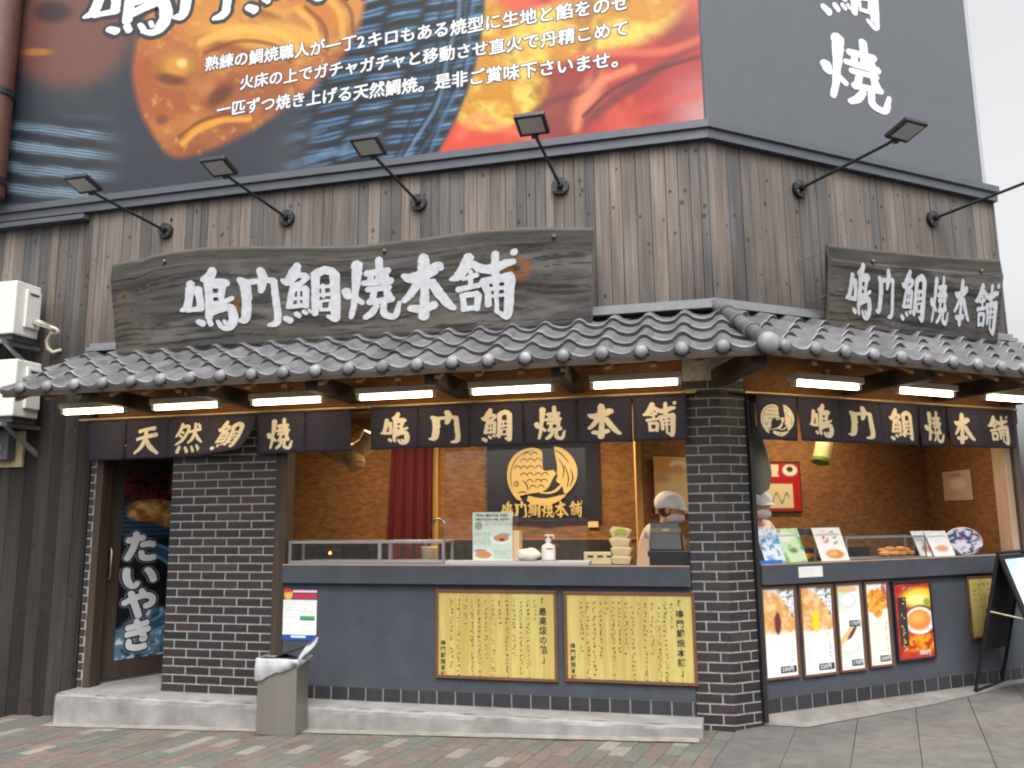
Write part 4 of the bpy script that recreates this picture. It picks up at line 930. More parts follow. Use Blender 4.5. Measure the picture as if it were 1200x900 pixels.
def emblem(mb, fm, lines=None):
    """round emblem of a curled fish: scaled body and head at the left, tail sweeping up the right side; lines holds the dark drawing"""
    Q = lambda x, y: ((x-200)/660, 1-y/661)
    def poly(mb_, pts, lift):
        mb_.add([fm(*Q(*p), lift) for p in pts], [tuple(range(len(pts)-1, -1, -1))])
    def ribbon(mb_, pts, wd, lift):
        c = chain([(p[0], p[1], wd) for p in pts], 4); k = len(c); vs = []
        for i, q in enumerate(c):
            d = c[min(i+1, k-1)][:2]-c[max(i-1, 0)][:2]; d = d/(np.linalg.norm(d)+1e-9); n_ = np.array([-d[1], d[0]])*wd/2*(.45+.55*math.sin(math.pi*min(.93, max(.07, i/(k-1)))))
            vs += [fm(*Q(*(q[:2]+n_)), lift), fm(*Q(*(q[:2]-n_)), lift)]
        mb_.add(vs, [(2*i, 2*i+1, 2*i+3, 2*i+2) for i in range(k-1)])
    smooth = lambda pts: [tuple(q[:2]) for q in chain([(p[0], p[1], 1) for p in pts], 3)]
    poly(mb, smooth([(340, 600), (295, 590), (250, 530), (212, 440), (200, 340), (215, 240), (262, 150), (340, 92), (430, 68), (505, 82)])+[(536, 112), (540, 290), (560, 308), (640, 298)]+smooth([(664, 336), (640, 372), (615, 420), (590, 470), (540, 510), (470, 524), (400, 534), (328, 550), (318, 556), (340, 600)]), 0)
    poly(mb, smooth([(650, 62), (720, 82), (790, 140), (840, 220), (862, 310), (850, 400), (810, 480), (755, 542)])+smooth([(732, 530), (722, 475), (702, 444), (672, 424), (664, 394), (680, 362), (670, 340), (674, 250), (657, 150), (650, 62)])[:-1], .0001)
    poly(mb, smooth([(500, 512), (590, 520), (650, 495), (700, 448), (714, 462), (670, 514), (600, 538), (520, 532)]), .0002)
    poly(mb, smooth([(400, 552), (470, 572), (560, 582), (640, 568), (752, 546), (700, 600), (620, 640), (540, 655), (450, 640), (385, 600)]), .0003)
    if lines is None: return
    for y, xs__ in ((128, (395, 462)), (192, (365, 430, 500)), (265, (300, 362, 428, 502)), (336, (360, 420, 495, 562)), (402, (415, 495, 552)), (462, (445, 520))):
        for x in xs__: ribbon(lines, [(x-32, y+18), (x-20, y-6), (x, y-13), (x+20, y-6), (x+32, y+18)], 9, .0012)
    ribbon(lines, [(262, 430), (275, 408), (298, 408), (308, 430), (296, 452), (274, 452), (262, 430)], 8, .0012); ribbon(lines, [(279, 430), (291, 430)], 20, .0013)
    ribbon(lines, [(345, 395), (385, 440), (400, 500)], 10, .0012); ribbon(lines, [(300, 520), (345, 512), (385, 520)], 10, .0012)
    ribbon(lines, [(248, 470), (236, 400), (240, 290), (290, 180), (370, 115), (450, 95)], 7, .0012)
    for pts in ([(664, 100), (720, 145), (780, 225)], [(692, 190), (735, 280), (728, 382)], [(742, 256), (778, 370), (764, 470)], [(800, 290), (818, 380), (790, 470)]): ribbon(lines, pts, 11, .0012)
ZTN = 2.405
CURT = 'dark blue shop curtains'
curtain('dark blue shop curtain with four cream characters, hanging over the door, one flap swung aside', A, [(101, 540), (146, 537), (196, 534), (245, 533), (299, 531), (357, 530), (411, 528)], 2.40, lambda i: 2.045+.003*i, [None, '天', '然', '鯛', '焼', None], -.085, 1.0, {3: dict(swing=.10, skew=-.075, lift=.045)})
curtain('dark blue shop curtain with six cream characters, over the main counter left of the pillar', A, [(433, 528), (490, 525), (551.5, 523), (613, 521), (677, 519), (742, 517), (807, 515)], 2.40, lambda i: 2.06, ['鳴', '門', '鯛', '焼', '本', '舗'], -.085, 2.0)
curtain('dark blue shop curtain starting with a round fish emblem, right of the pillar', B, [(888, 516), (937, 517), (987, 518), (1033, 519), (1080, 520), (1112, 521), (1152, 522), (1191, 524)], 2.40, lambda i: 2.062, ['logo', '鳴', '門', '鯛', '焼', '本', '舗'], -.085, 3.0)

# ================================================================== WALL POSTERS AND BOARDS AT STREET LEVEL
frame_w = wood('frame_wood', L(108, 72, 52), 0, False, contrast=.2)
paper_w = mat('paper', L(226, 226, 222), .6); ink = mat('ink', (.016, .015, .014), .7)
def corners(fr, box, y):
    """u0, u1, z0, z1 from picture corners (left, right, top-left y, top-right y, bottom-left y, bottom-right y)"""
    x0, x1, ya, yb_, yc, yd = box
    ps = [fr.px(x0, yc, y), fr.px(x1, yd, y), fr.px(x1, yb_, y), fr.px(x0, ya, y)]
    return (ps[0][0]+ps[3][0])/2, (ps[1][0]+ps[2][0])/2, (ps[0][1]+ps[1][1])/2, (ps[2][1]+ps[3][1])/2
def framed(name, label, cat, fr, box, y, fw, fmat, group=None, depth=.022, bevel=.003, rot=0.0):
    u0, u1, z0, z1 = corners(fr, box, y-depth); root = thing(name, label, cat, fr, ((u0+u1)/2, y, z0), group)
    mb = MB()
    mb.box((u0, y-depth, z0), (u1, y, z0+fw)); mb.box((u0, y-depth, z1-fw), (u1, y, z1)); mb.box((u0, y-depth, z0+fw), (u0+fw, y, z1-fw)); mb.box((u1-fw, y-depth, z0+fw), (u1, y, z1-fw))
    mb.build('frame', fmat, root, bevel=bevel); return root, (u0+fw, u1-fw, z0+fw, z1-fw)
bamb = None
def plank_paint(W, n, seed):
    def f(S, T):
        k = np.floor(S*n).astype(int); r = np.random.RandomState(seed).rand(n+2)
        c = np.zeros(S.shape+(3,)); c[:] = L(192, 174, 98); c = mixc(c, L(174, 150, 76), r[k]*.7); c = mixc(c, L(202, 188, 120), sstep(.4, .7, fbm(S*40+k*9, T*1.5+k*5, 4))*.5); c = mixc(c, L(168, 138, 66), sstep(.55, .75, fbm(S*70, T*2+k, 4))*.5)
        e = np.abs((S*n) % 1); c = mixc(c, L(150, 122, 56), (1-sstep(0, .05, e))*.7); return c
    return f
def text_board(label, box, title, tpx, cols, sign_, seed):
    root, (u0, u1, z0, z1) = framed('notice_board', label, 'notice board', A, box, 0.0, .022, frame_w, 'yellow bamboo notice boards under the counter')
    picture('panel', mat('board_print', (1, 1, 1), .5, attr=True), root, lambda s, t: (u0+(u1-u0)*s, -.014, z0+(z1-z0)*t), 90, 12, plank_paint(u1-u0, 11, seed))
    mb = MB(); W = u1-u0; H = z1-z0
    fm = lambda ox, oz: (lambda x, y, l: (ox+x, -.016-l, oz+y))
    write(mb, title, fm(u0+W*.905, z1-H*.14), .062*H/.62, bold=.014, vertical=True, pitch=1.12)
    write(mb, sign_, fm(u0+W*.045, z0+H*.36), .042*H/.62, bold=.014, vertical=True, pitch=1.1, tilt=.05)
    r = np.random.RandomState(seed)
    for k in range(cols):
        x = u0+W*(.84-.72*k/(cols-1)); n = r.randint(12, 21) if k % 5 else r.randint(3, 7); scribble(mb, fm(x, z1-H*.10), .031*H/.62, n, True, seed*50+k, pitch=1.05, wk=.15)
    mb.build('lettering', ink, root); return root
text_board('yellow notice board with title at upper right, left of the pair beneath the main counter', (510, 653, 690, 693, 794, 800), '「最高級の餡」', 0, 13, '鳴門鯛焼本舗', 4)
text_board('yellow notice board nearest the pillar, right of the pair beneath the main counter', (661, 816, 692, 696, 797, 806), '「鳴門鯛焼本舗」', 0, 15, '鳴門鯛焼本舗', 5)
# price posters on the other side of the pillar
def menu(label, box, paint, price, seed, pr2=None, textrows=True, dark_t=None):
    root, (u0, u1, z0, z1) = framed('menu_poster', label, 'menu poster', B, box, 0.0, .017, frame_w, 'framed menu posters under the right counter')
    picture('print', pr_m, root, lambda s, t: (u0+(u1-u0)*s, -.012, z0+(z1-z0)*t), 36, 90, paint)
    W = u1-u0; H = z1-z0; fm = lambda ox, oz: (lambda x, y, l: (ox+x, -.014-l, oz+y)); mb = MB(); mw = MB(); mb2 = MB()
    for (bx0, bz0) in ([(.45, .035)]+([(.45, .50)] if pr2 else [])):
        mb.box((u0+W*bx0, -.0135, z0+H*bz0), (u0+W*.96, -.0125, z0+H*(bz0+.075))); write(mw, price if bz0 < .3 else pr2, fm(u0+W*(bx0+.04), z0+H*(bz0+.018)), H*.062, bold=.03)
    r = np.random.RandomState(seed)
    if textrows:
        for k in range(7): scribble(mb2, fm(u0+W*(.70-.10*k), z0+H*.50), .011, r.randint(16, 24), True, seed*9+k, wk=.08)
        scribble(mb2, fm(u0+W*.85, z0+H*.50), .026, 8, True, seed*9+77, wk=.13); scribble(mb2, fm(u0+W*.80, z0+H*.95), .034, 4, True, seed*9+78, wk=.14); scribble(mb2, fm(u0+W*.93, z0+H*.92), .03, 5, True, seed*9+79, wk=.14)
    mb.build('price_label', ink, root); mw.build('price', white_m, root)
    if mb2.v: mb2.build('lettering', ink, root)
    return root
def cake_paint(fill, fc):
    def f(S, T):
        n = fbm(S*6+fc, T*14); c = np.zeros(S.shape+(3,)); c[:] = L(236, 236, 234)
        top = sstep(.47, .52, T+.10*(fbm(S*3+fc, T*3)-.5))*(1-sstep(.0, .06, T-(.97-.34*S*S)))
        k = mixc(np.broadcast_to(np.array(L(216, 158, 92)), c.shape), L(236, 202, 146), sstep(.35, .7, n)); k = mixc(k, L(190, 126, 64), sstep(.58, .75, fbm(S*9, T*20+fc))*.5)
        c = c*(1-top[..., None])+k*top[..., None]; c = mixc(c, L(60, 60, 62), sstep(.0, .10, (T-(.90-.36*S*S+.12*(1-S))))*sstep(.35, .6, S)*sstep(.5, .62, vnoise(S*12, T*40))*.8)
        c = mixc(c, fill, ell(S, T, .44, .60, .11, .13, .2, -.15)); return c
    return f
def bun_paint(S, T):
    c = np.zeros(S.shape+(3,)); c[:] = L(238, 240, 238); c = mixc(c, L(170, 214, 160), ell(S, T, .2, .84, .5, .14, .7)*.6); c = mixc(c, L(170, 214, 160), ell(S, T, .3, .25, .7, .12, .7)*.6)
    c = mixc(c, L(222, 176, 104), ell(S, T, .4, .95, .5, .035, .3)*.9); c = mixc(c, L(214, 214, 212), ell(S, T, .5, .81, .34, .085, .1)); c = mixc(c, L(244, 244, 242), ell(S, T, .45, .825, .26, .06, .4))
    c = mixc(c, L(226, 182, 112), ell(S, T, .35, .41, .5, .05, .3, .3)*.9); c = mixc(c, L(92, 52, 42), ell(S, T, .55, .42, .26, .035, .25, .35)); c = mixc(c, L(212, 210, 206), ell(S, T, .5, .27, .36, .085, .1)); c = mixc(c, L(242, 242, 240), ell(S, T, .45, .285, .27, .06, .4)); return c
def fry_paint(S, T):
    c = np.zeros(S.shape+(3,)); c[:] = L(236, 234, 220); c = mixc(c, L(206, 60, 40), ell(S, T, .85, .80, .32, .12, .3)*.8)
    for cx, cy, r in ((.3, .84, .24), (.6, .86, .22), (.45, .74, .3), (.75, .76, .22), (.2, .72, .2), (.5, .66, .24)):
        e = ell(S, T, cx, cy, r, r*.36, .25); k = sstep(.3, .7, fbm(S*8+cx*9, T*20)); c = c*(1-e[..., None])+mixc(np.broadcast_to(np.array(L(206, 116, 34)), c.shape), L(242, 178, 70), k)*e[..., None]
    c = mixc(c, L(206, 96, 90), (ell(S, T, .86, .95, .1, .10, .1))*.8); return c
menu('framed menu poster of a golden cake with purple filling, nearest the pillar', (895, 935.5, 688, 686, 799, 793.5), cake_paint(L(110, 44, 62), 1.0), '200円', 1)
menu('framed menu poster of a golden cake with yellow filling, second from the pillar', (940, 979.5, 686, 684, 795, 790), cake_paint(L(236, 206, 40), 4.0), '220円', 2)
menu('framed menu poster with two white rice cakes on green', (982.5, 1013, 684, 682, 789.5, 785.5), bun_paint, '170円', 3, '170円', False)
menu('framed menu poster of orange fried pieces above cream paper', (1017, 1044.5, 682, 680, 784.6, 780), fry_paint, '200円', 4)
blkf = mat('black_plastic', (.014, .014, .015), .35)
rp, (u0, u1, z0, z1) = framed('menu_poster', 'red and yellow menu poster with round dish in black rounded frame', 'menu poster', B, (1050, 1095, 682, 679, 777, 772), 0.0, .02, blkf, bevel=.008, depth=.03)
def red_paint(S, T):
    n = fbm(S*9, T*14); c = np.zeros(S.shape+(3,)); c[:] = L(168, 36, 30); c = mixc(c, L(204, 72, 48), sstep(.4, .7, n)*.7); c = mixc(c, L(246, 210, 60), ell(S, T, .7, .80, .5, .13, .3)*.95); c = mixc(c, L(250, 236, 150), ell(S, T, .62, .78, .3, .07, .5)*.9)
    c = mixc(c, L(240, 160, 30), ell(S, T, .7, .18, .5, .12, .4)*sstep(.3, .6, n)); c = mixc(c, L(40, 40, 44), ell(S, T, .68, .50, .44, .20, .05)); c = mixc(c, L(236, 230, 224), ell(S, T, .66, .49, .42, .185, .05)); c = mixc(c, L(224, 140, 62), ell(S, T, .64, .50, .34, .14, .12)); c = mixc(c, L(244, 178, 96), ell(S, T, .6, .53, .22, .07, .6)*.8)
    c = mixc(c, L(90, 150, 50), ell(S, T, .9, .74, .1, .05, .4)*.8); return c
picture('print', pr_m, rp, lambda s, t: (u0+(u1-u0)*s, -.02, z0+(z1-z0)*t), 44, 80, red_paint)
W = u1-u0; H = z1-z0; fm = lambda ox, oz: (lambda x, y, l: (ox+x, -.024-l, oz+y))
mb = MB(); mb.box((u0+W*.07, -.0225, z0+H*.17), (u0+W*.30, -.021, z0+H*.82)); mb.build('title_band', ink, rp)
mb = MB(); scribble(mb, fm(u0+W*.185, z0+H*.76), .062, 7, True, 71, wk=.13, pitch=.95); mb.build('title', mat('gold_print', L(206, 186, 120), .5), rp)
mb = MB(); scribble(mb, fm(u0+W*.25, z0+H*.945), .026, 6, False, 72, wk=.12); write(mb, '300円', fm(u0+W*.56, z0+H*.035), H*.075, bold=.03); mb.build('lettering', white_m, rp)
# a last slim yellow board at the far right
nb, (u0, u1, z0, z1) = framed('notice_board', 'slim yellow bamboo notice board half hidden by the black easel sign', 'notice board', B, (1137, 1168, 676, 673, 752, 745), 0.0, .018, frame_w)
picture('panel', MATS['board_print'], nb, lambda s, t: (u0+(u1-u0)*s, -.014, z0+(z1-z0)*t), 30, 12, plank_paint(u1-u0, 4, 9))
mb = MB()
for k in range(4): scribble(mb, (lambda ox, oz: (lambda x, y, l: (ox+x, -.016-l, oz+y)))(u0+(u1-u0)*(.8-.2*k), z1-.05), .04, 7-k, True, 90+k, wk=.12)
mb.build('lettering', ink, nb)
# small sticker on the right ledge
u0, u1, z0, z1 = corners(B, (936, 964, 664.5, 663, 677, 675.5), -.047); sk = thing('price_sticker', 'small cream sticker on the front of the right counter ledge', 'sticker', B, ((u0+u1)/2, -.047, z0))
mb = MB(); mb.box((u0, -.0475, z0), (u1, -.0455, z1)); mb.build('paper', paper_w, sk)
mb = MB(); [scribble(mb, (lambda oz: (lambda x, y, l: (u0+.012+x, -.0485-l, oz+y)))(z1-.018-.022*k), .014, 9, False, 95+k) for k in range(3)]; mb.build('lettering', mat('brown_ink', L(150, 110, 60), .7), sk)
# white notice beside the litter bin
u0, u1, z0, z1 = corners(A, (330, 371, 688, 689, 751, 750), -.004); nt_ = thing('notice_poster', 'white information poster with red and blue header on the grey wall above the litter bin', 'poster', A, ((u0+u1)/2, 0, z0))
def notice_paint(S, T):
    c = np.zeros(S.shape+(3,)); c[:] = L(232, 234, 232); hd = sstep(.765, .77, T); c = mixc(c, L(38, 66, 110), hd)
    c = mixc(c, L(226, 176, 70), ell(S, T, .18, .86, .12, .09, .2)); c = mixc(c, L(200, 50, 40), ell(S, T, .14, .94, .14, .04, .2)); c = mixc(c, L(240, 196, 190), hd*(S > .3)*(T > .90)*(T < .955)); c = mixc(c, L(214, 40, 44), hd*(S > .34)*(T > .79)*(T < .885)*((S*9) % 1 > .18))
    c = mixc(c, L(36, 76, 150), 1-sstep(.105, .11, T)); c = mixc(c, L(210, 220, 236), (T < .09)*(T > .045)*(S > .28)*(S < .72)*1.0); c = mixc(c, L(60, 170, 70), (S > .53)*(S < .95)*(T > .40)*(T < .46)*1.0); c = mixc(c, L(40, 70, 140), (S > .53)*(S < .95)*(T > .375)*(T < .40)*1.0); return c
picture('sheet', pr_m, nt_, lambda s, t: (u0+(u1-u0)*s, -.004, z0+(z1-z0)*t), 50, 70, notice_paint)
mk = {'r': MB(), 'g': MB(), 'k': MB()}; W = u1-u0; H = z1-z0
for sx in (.09, .56):
    for i, (tz, key, n) in enumerate(((.73, 'r', 10), (.68, 'g', 11), (.60, 'k', 5), (.56, 'k', 12), (.50 if sx < .5 else .52, 'r', 11), (.44 if sx < .5 else .35, 'r', 10), (.30, 'r' if sx > .5 else 'k', 9), (.24, 'k', 6), (.18, 'k', 8))):
        scribble(mk[key], (lambda oz, ox: (lambda x, y, l: (ox+x, -.006-l, oz+y)))(z0+H*tz, u0+W*sx), W*.034, n, False, 200+i+int(sx*10), wk=.16)
for key, mt_ in (('r', mat('red_ink', L(210, 60, 56), .6)), ('g', mat('green_ink', L(70, 170, 80), .6)), ('k', ink)): mk[key].build('lettering', mt_, nt_)
# ================================================================== LEFT END: AIR CONDITIONERS, METER, PIPE
acw = mat('ac_white', L(214, 214, 208), .5, var=.05, vscale=9); acd = mat('ac_dark', (.03, .03, .032), .6); galv = mat('galvanised', L(150, 152, 152), .45, .5, var=.2)
def aircon(label, py_t, py_b, shroud):
    yf, yb = -.40, -.12
    ur, zt = A.px(20, py_t[0], yf); _, zb = A.px(20, py_b[0], yf); ul = ur-.78
    root = thing('air_conditioner', label, 'air conditioner', A, ((ul+ur)/2, (yf+yb)/2, zb), 'outdoor air conditioner units on the left wall')
    mb = MB(); mb.box((ul, yf, zb), (ur, yb, zt)); mb.build('casing', acw, root, bevel=.012)
    mb = MB(); cx, cz = ul+.30, (zt+zb)/2
    for k in range(7): arc = [(cx+(.05+.03*k)*math.cos(a), yf-.004, cz+(.05+.03*k)*math.sin(a)) for a in [2*math.pi*i/24 for i in range(25)]]; mb.tube(arc, .004, 5, cap=False)
    mb.build('fan_grille', acw, root)
    mb = MB(); mb.box((ur+.0, yf+.10, zb+.08), (ur+.03, yb-.02, zt-.06)); c = mb.build('service_cover', acw, root, bevel=.006)
    mb = MB(); mb.box((ur+.028, yf+.13, zt-.11), (ur+.033, yb-.05, zt-.09)); mb.build('handle_slot', acd, c)
    mb = MB(); mb.box((ul, yf+.02, zb-.05), (ur-.02, yb, zb-.004)); mb.build('foot_rail', acd, root)
    for u in (ul+.1, ur-.1):
        mb = MB(); mb.box((u-.02, yf-.03, zb-.085), (u+.02, 0, zb-.052)); mb.add([(u-.015, yf+.02, zb-.086), (u+.015, yf+.02, zb-.086), (u+.015, -.003, zb-.33), (u-.015, -.003, zb-.33), (u-.015, yf+.06, zb-.086), (u+.015, yf+.06, zb-.086), (u+.015, -.003, zb-.28), (u-.015, -.003, zb-.28)], [(0, 1, 2, 3), (7, 6, 5, 4), (0, 3, 7, 4), (2, 1, 5, 6)]); mb.build('bracket', galv, root)
    return root, ur, zt, zb, yf, yb
ac1, ur, zt, zb, yf, yb = aircon('white outdoor air conditioner, upper unit above the roof end', (328, 334), (390, 396), True)
ins = mat('pipe_wrap', L(206, 198, 178), .8, var=.15, vscale=20)
mb = MB(); pw = lambda x, y, d: (A.px(x, y, d)[0], d, A.px(x, y, d)[1])
mb.tube([pw(38, 377, -.2), pw(46, 377, -.2), pw(54, 381, -.16), pw(66, 386, -.12), pw(70, 389, -.1), pw(60, 391, -.09), pw(55, 399, -.08), pw(56, 408, -.07), pw(62, 413, -.05), pw(72, 410, .0)], .017, 9); mb.build('pipe', ins, ac1)
mb = MB()
for k in range(3): mb.tube([pw(38, 374+k*2, -.22), pw(48, 376+k*3, -.2), pw(58, 381+k*2, -.16), pw(64, 389+k, -.1)], .006, 6)
mb.build('cable', mat('cable_grey', L(170, 168, 160), .6), ac1)
aircon('white outdoor air conditioner, lower unit partly behind the roof end', (420, 426), (487, 494), False)
u0, z0 = A.px(-10, 548, -.05); u1, z1 = A.px(26, 505, -.05)
em = thing('meter_box', 'grey meter box on a beige board at the far left of the dark wall', 'meter box', A, ((u0+u1)/2, 0, z0))
mb = MB(); mb.box((u0, -.03, z0), (u1, .0, z1)); mb.build('backboard', mat('beige_board', L(186, 170, 140), .7, var=.1), em, bevel=.003)
mb = MB(); mb.box((u0+.05, -.13, z0+.06), (u1-.07, -.032, z1+.01)); mb.build('box', mat('meter_grey', L(86, 90, 96), .5), em, bevel=.012)
mb = MB(); mb.tube([((u0+u1)/2-.02, -.13, z0+.17), ((u0+u1)/2-.02, -.145, z0+.17)], .05, 18); mb.build('dial', mat('dial', L(150, 152, 150), .2), em)
PU = A.px(20, 0, -.22)[0]-.155
dp = thing('drain_pipe', 'thick reddish brown drain pipe with black clamp at the top left corner', 'drain pipe', A, (PU, -.22, 4.60))
mb = MB(); mb.tube([(PU, -.22, 4.60), (PU, -.22, 7.2)], .155, 24); mb.build('pipe', mat('red_brown', L(96, 58, 48), .6, var=.2, vscale=14, bump=.2), dp)
mb = MB()
for z in (4.72, 5.62): mb.tube([(PU, -.22, z), (PU, -.22, z+.07)], .167, 24); mb.box((PU-.04, -.08, z), (PU+.04, -.052, z+.07))
mb.build('clamp', black, dp)

# ================================================================== DOOR POSTER
y0_ = -.006
def dcorn():
    a = D.px(133, 774, y0_); b = D.px(203, 767, y0_); t = D.px(147, 552, y0_); return a[0], b[0]+.12, a[1], t[1]
u0, u1, z0, z1 = dcorn()
dpz = thing('door_poster', 'tall dark poster with fish cakes, blue wave and big white lettering on the open door', 'poster', D, ((u0+u1)/2, y0_, z0))
def dpaint(S, T):
    c = np.zeros(S.shape+(3,)); c[:] = L(16, 18, 24); n = fbm(S*7, T*18)
    c = mixc(c, L(96, 26, 36), sstep(.80, .86, T)*(1-sstep(.55, .7, S))*sstep(.3, .6, vnoise(S*22, T*66))); c = mixc(c, L(200, 160, 60), sstep(.86, .9, T)*sstep(.6, .72, S)*.8)
    c = mixc(c, L(60, 100, 140), sstep(.62, .66, T)*(1-sstep(.80, .84, T))*(.5+.5*np.sin(T*260))*.6)
    for cx, cy, rx, ry in ((.42, .80, .34, .045), (.36, .765, .28, .04), (.70, .745, .27, .05), (.72, .80, .2, .04)):
        e = ell(S, T, cx, cy, rx, ry, .2); k = sstep(.35, .7, fbm(S*10+cx*7, T*36)); c = c*(1-e[..., None])+mixc(np.broadcast_to(np.array(L(150, 92, 42)), c.shape), L(222, 176, 108), k)*e[..., None]
    wv = sstep(.0, .05, (.16+.1*np.sin(S*4)+.12*S*S)-T); c = mixc(c, L(90, 126, 152), wv*.85); c = mixc(c, L(40, 62, 86), wv*sstep(.5, .64, fbm(S*9, T*22))); c = mixc(c, L(214, 220, 224), wv*sstep(.56, .7, fbm(S*16+4, T*44))*.9)
    arc = np.abs(np.sqrt((S-.35)**2*1.0+((T-.36)*2.6)**2)-.55); c = mixc(c, L(40, 84, 116), (1-sstep(.05, .11, arc))*(S > .45)*(T > .12)*.9); c = mixc(c, L(120, 160, 184), (1-sstep(.0, .03, np.abs(arc-.08)))*(S > .45)*(T > .12)*.8)
    return c
picture('print', pr_m, dpz, lambda s, t: (u0+(u1-u0)*s, y0_, z0+(z1-z0)*t), 60, 160, dpaint)
lo2 = MB(); lw2 = MB(); lk2 = MB(); W = u1-u0; H = z1-z0
def dbox(xa, ya, xb, yb): (a_, za), (b_, zb) = D.px(xa, yb, y0_), D.px(xb, (ya+yb)/2, y0_); zt = D.px((xa+xb)/2, ya, y0_)[1]; zb = D.px((xa+xb)/2, yb, y0_)[1]; return a_, b_, zb, zt
for i, (ch, bx_) in enumerate(zip('たいやき', ((145, 623, 183, 657), (142, 661, 183, 690), (142, 690, 181, 724), (143, 726, 178, 761)))):
    a_, b_, za, zb = dbox(*bx_)
    for mb_, ad, off in ((lo2, .20, .002), (lk2, .15, .0032), (lw2, .035, .0045)): brush(mb_, ch, lambda x, y, l: (a_+(b_-a_)*x, y0_-off-l, za+(zb-za)*y), add=ad, dl=.00008, rough=.02)
lo2.build('lettering_halo', mat('grey_print_line', L(120, 128, 138), .5), dpz); lk2.build('lettering_outline', outline_m, dpz); lw2.build('lettering', white_m, dpz)

# ================================================================== LITTER BIN
stl = mat('brushed_steel', L(152, 148, 142), .38, .7, var=.12, vscale=6, stretch=(1, 1, .1))
bx0, _ = A.pz(307, 858, gz(-3.4)); bx1, by1 = A.pz(350, 861, gz(-3.2)); zg = gz(-3.3); yfr, ybk = -.455, -.265
hb = A.px(330, 776, yfr)[1]
bn = thing('litter_bin', 'square stainless steel litter bin lined with a white bag, in front of the step', 'litter bin', A, ((bx0+bx1)/2, (yfr+ybk)/2, zg))
mb = MB(); mb.box((bx0, yfr, zg), (bx1, ybk, hb)); mb.build('body', stl, bn, bevel=.006)
mb = MB(); mb.box((bx0-.008, yfr-.008, hb+.002), (bx1+.008, ybk+.008, hb+.022)); mb.box((bx0+.02, yfr+.02, hb+.022), (bx1-.02, ybk-.01, hb+.03)); mb.build('rim', blkf, bn, bevel=.004)
mb = MB(); R = Matrix.Rotation(math.radians(-20), 3, 'Y'); mb.obox(((bx0+bx1)/2+.055, (yfr+ybk)/2, hb+.062), (.20, .16, .008), R); mb.build('flap', blkf, bn, bevel=.002)
mb = MB(); mb.box((bx0+.05, yfr+.03, hb+.031), (bx0+.14, yfr+.07, hb+.034)); mb.build('label_plate', alu, bn)
bag = mat('white_plastic_bag', L(172, 172, 176), .4, var=.10, vscale=14, bump=.35, bscale=11)
mb = MB(); per = [(bx0-.012, ybk), (bx0-.012, yfr-.012), (bx1+.012, yfr-.012), (bx1+.012, ybk+.01)]
lens_ = [0]
for a, b in zip(per[:-1], per[1:]): lens_.append(lens_[-1]+math.dist(a, b))
def bagp(s, t):
    l = s*lens_[-1]; k = max(i for i in range(3) if lens_[i] <= l+1e-9); f = (l-lens_[k])/(lens_[k+1]-lens_[k]); x = per[k][0]+(per[k+1][0]-per[k][0])*f; y = per[k][1]+(per[k+1][1]-per[k][1])*f
    fr_ = max(0, min(1, (l-lens_[1])/(lens_[2]-lens_[1]))); hang = .175-.13*fr_+.006*math.sin(l*31)+.003*math.sin(l*80)
    if l > lens_[2]: hang = .045*(1-f)+.02
    cr = (.007*math.sin(l*27+t*2.5)+.003*math.sin(l*63+1-t*3))*(.4+.6*(1-t)); out = .012*math.sin(t*math.pi)+cr; nx, ny = ((-1, 0), (0, -1), (1, 0))[k]
    return (x+nx*out, y+ny*out, hb+.026-hang*(1-t)**1.0*1.0 if False else hb+.026-hang*t)
mb.grid(bagp, 90, 14); mb.build('bag', bag, bn, solid=.001)
mb = MB()
def tail(s, t):
    a = s*2*math.pi; r = (.028+.034*math.sin(t*2.4))*(1+.25*math.sin(3*a+t*4)); ax = Vector((bx1-.015+.10*t, yfr+.05+.04*t, hb+.005+.135*t)); return (ax.x+r*math.cos(a)*.75, ax.y+r*math.sin(a)*.6, ax.z+r*math.sin(a+.6)*.5)
mb.grid(tail, 22, 14); mb.build('bag_corner', bag, bn)

# ================================================================== EASEL SIGN AT THE FAR RIGHT
pc = B.inv((2.28, 1.62, 0)); cu, cyy = B.pz(1147, 812, .09); cu += .07; cyy -= .17
es = thing('easel_sign', 'black folding easel sign with pale blue poster, cut by the right picture edge', 'easel sign', B, (cu+.25, cyy-.05, gz(2.2)))
zg = gz(2.2); u_c = cu+.25; zt_ = B.px(1182, 647, cyy)[1]
# folded legs: back panel leans left, front panel (poster) leans right towards the street
ezm = mat('matt_black', (.012, .012, .013), .85, spec=.2)
def quadbox(mb, a, b, c, d, th):
    a, b, c, d = map(Vector, (a, b, c, d)); n = (b-a).cross(d-a).normalized()*th
    mb.add([a, b, c, d, a+n, b+n, c+n, d+n], [(3, 2, 1, 0), (4, 5, 6, 7), (0, 1, 5, 4), (1, 2, 6, 5), (2, 3, 7, 6), (3, 0, 4, 7)]); return mb
ax_ = Vector((.967, .253, 0)); sp = Vector((.253, -.967, 0))  # along the hinge, and the way the legs spread
ctr = Vector((u_c, cyy, 0)); hw = .26
hn = [ctr+ax_*(-hw)+Vector((0, 0, zt_)), ctr+ax_*hw+Vector((0, 0, zt_))]
lb = [ctr+ax_*(-hw)-sp*.27+Vector((0, 0, zg+.01)), ctr+ax_*hw-sp*.27+Vector((0, 0, zg+.01))]
lf = [ctr+ax_*(-hw)+sp*.33+Vector((0, 0, zg+.01)), ctr+ax_*hw+sp*.33+Vector((0, 0, zg+.01))]
mb = MB()
for a, b in ((hn[0], lb[0]), (hn[1], lb[1]), (hn[0], lf[0]), (hn[1], lf[1]), (lb[0], lb[1]), (lf[0], lf[1]), (hn[0], hn[1])): mb.tube([a, b], .014, 8)
mb.build('frame', ezm, es)
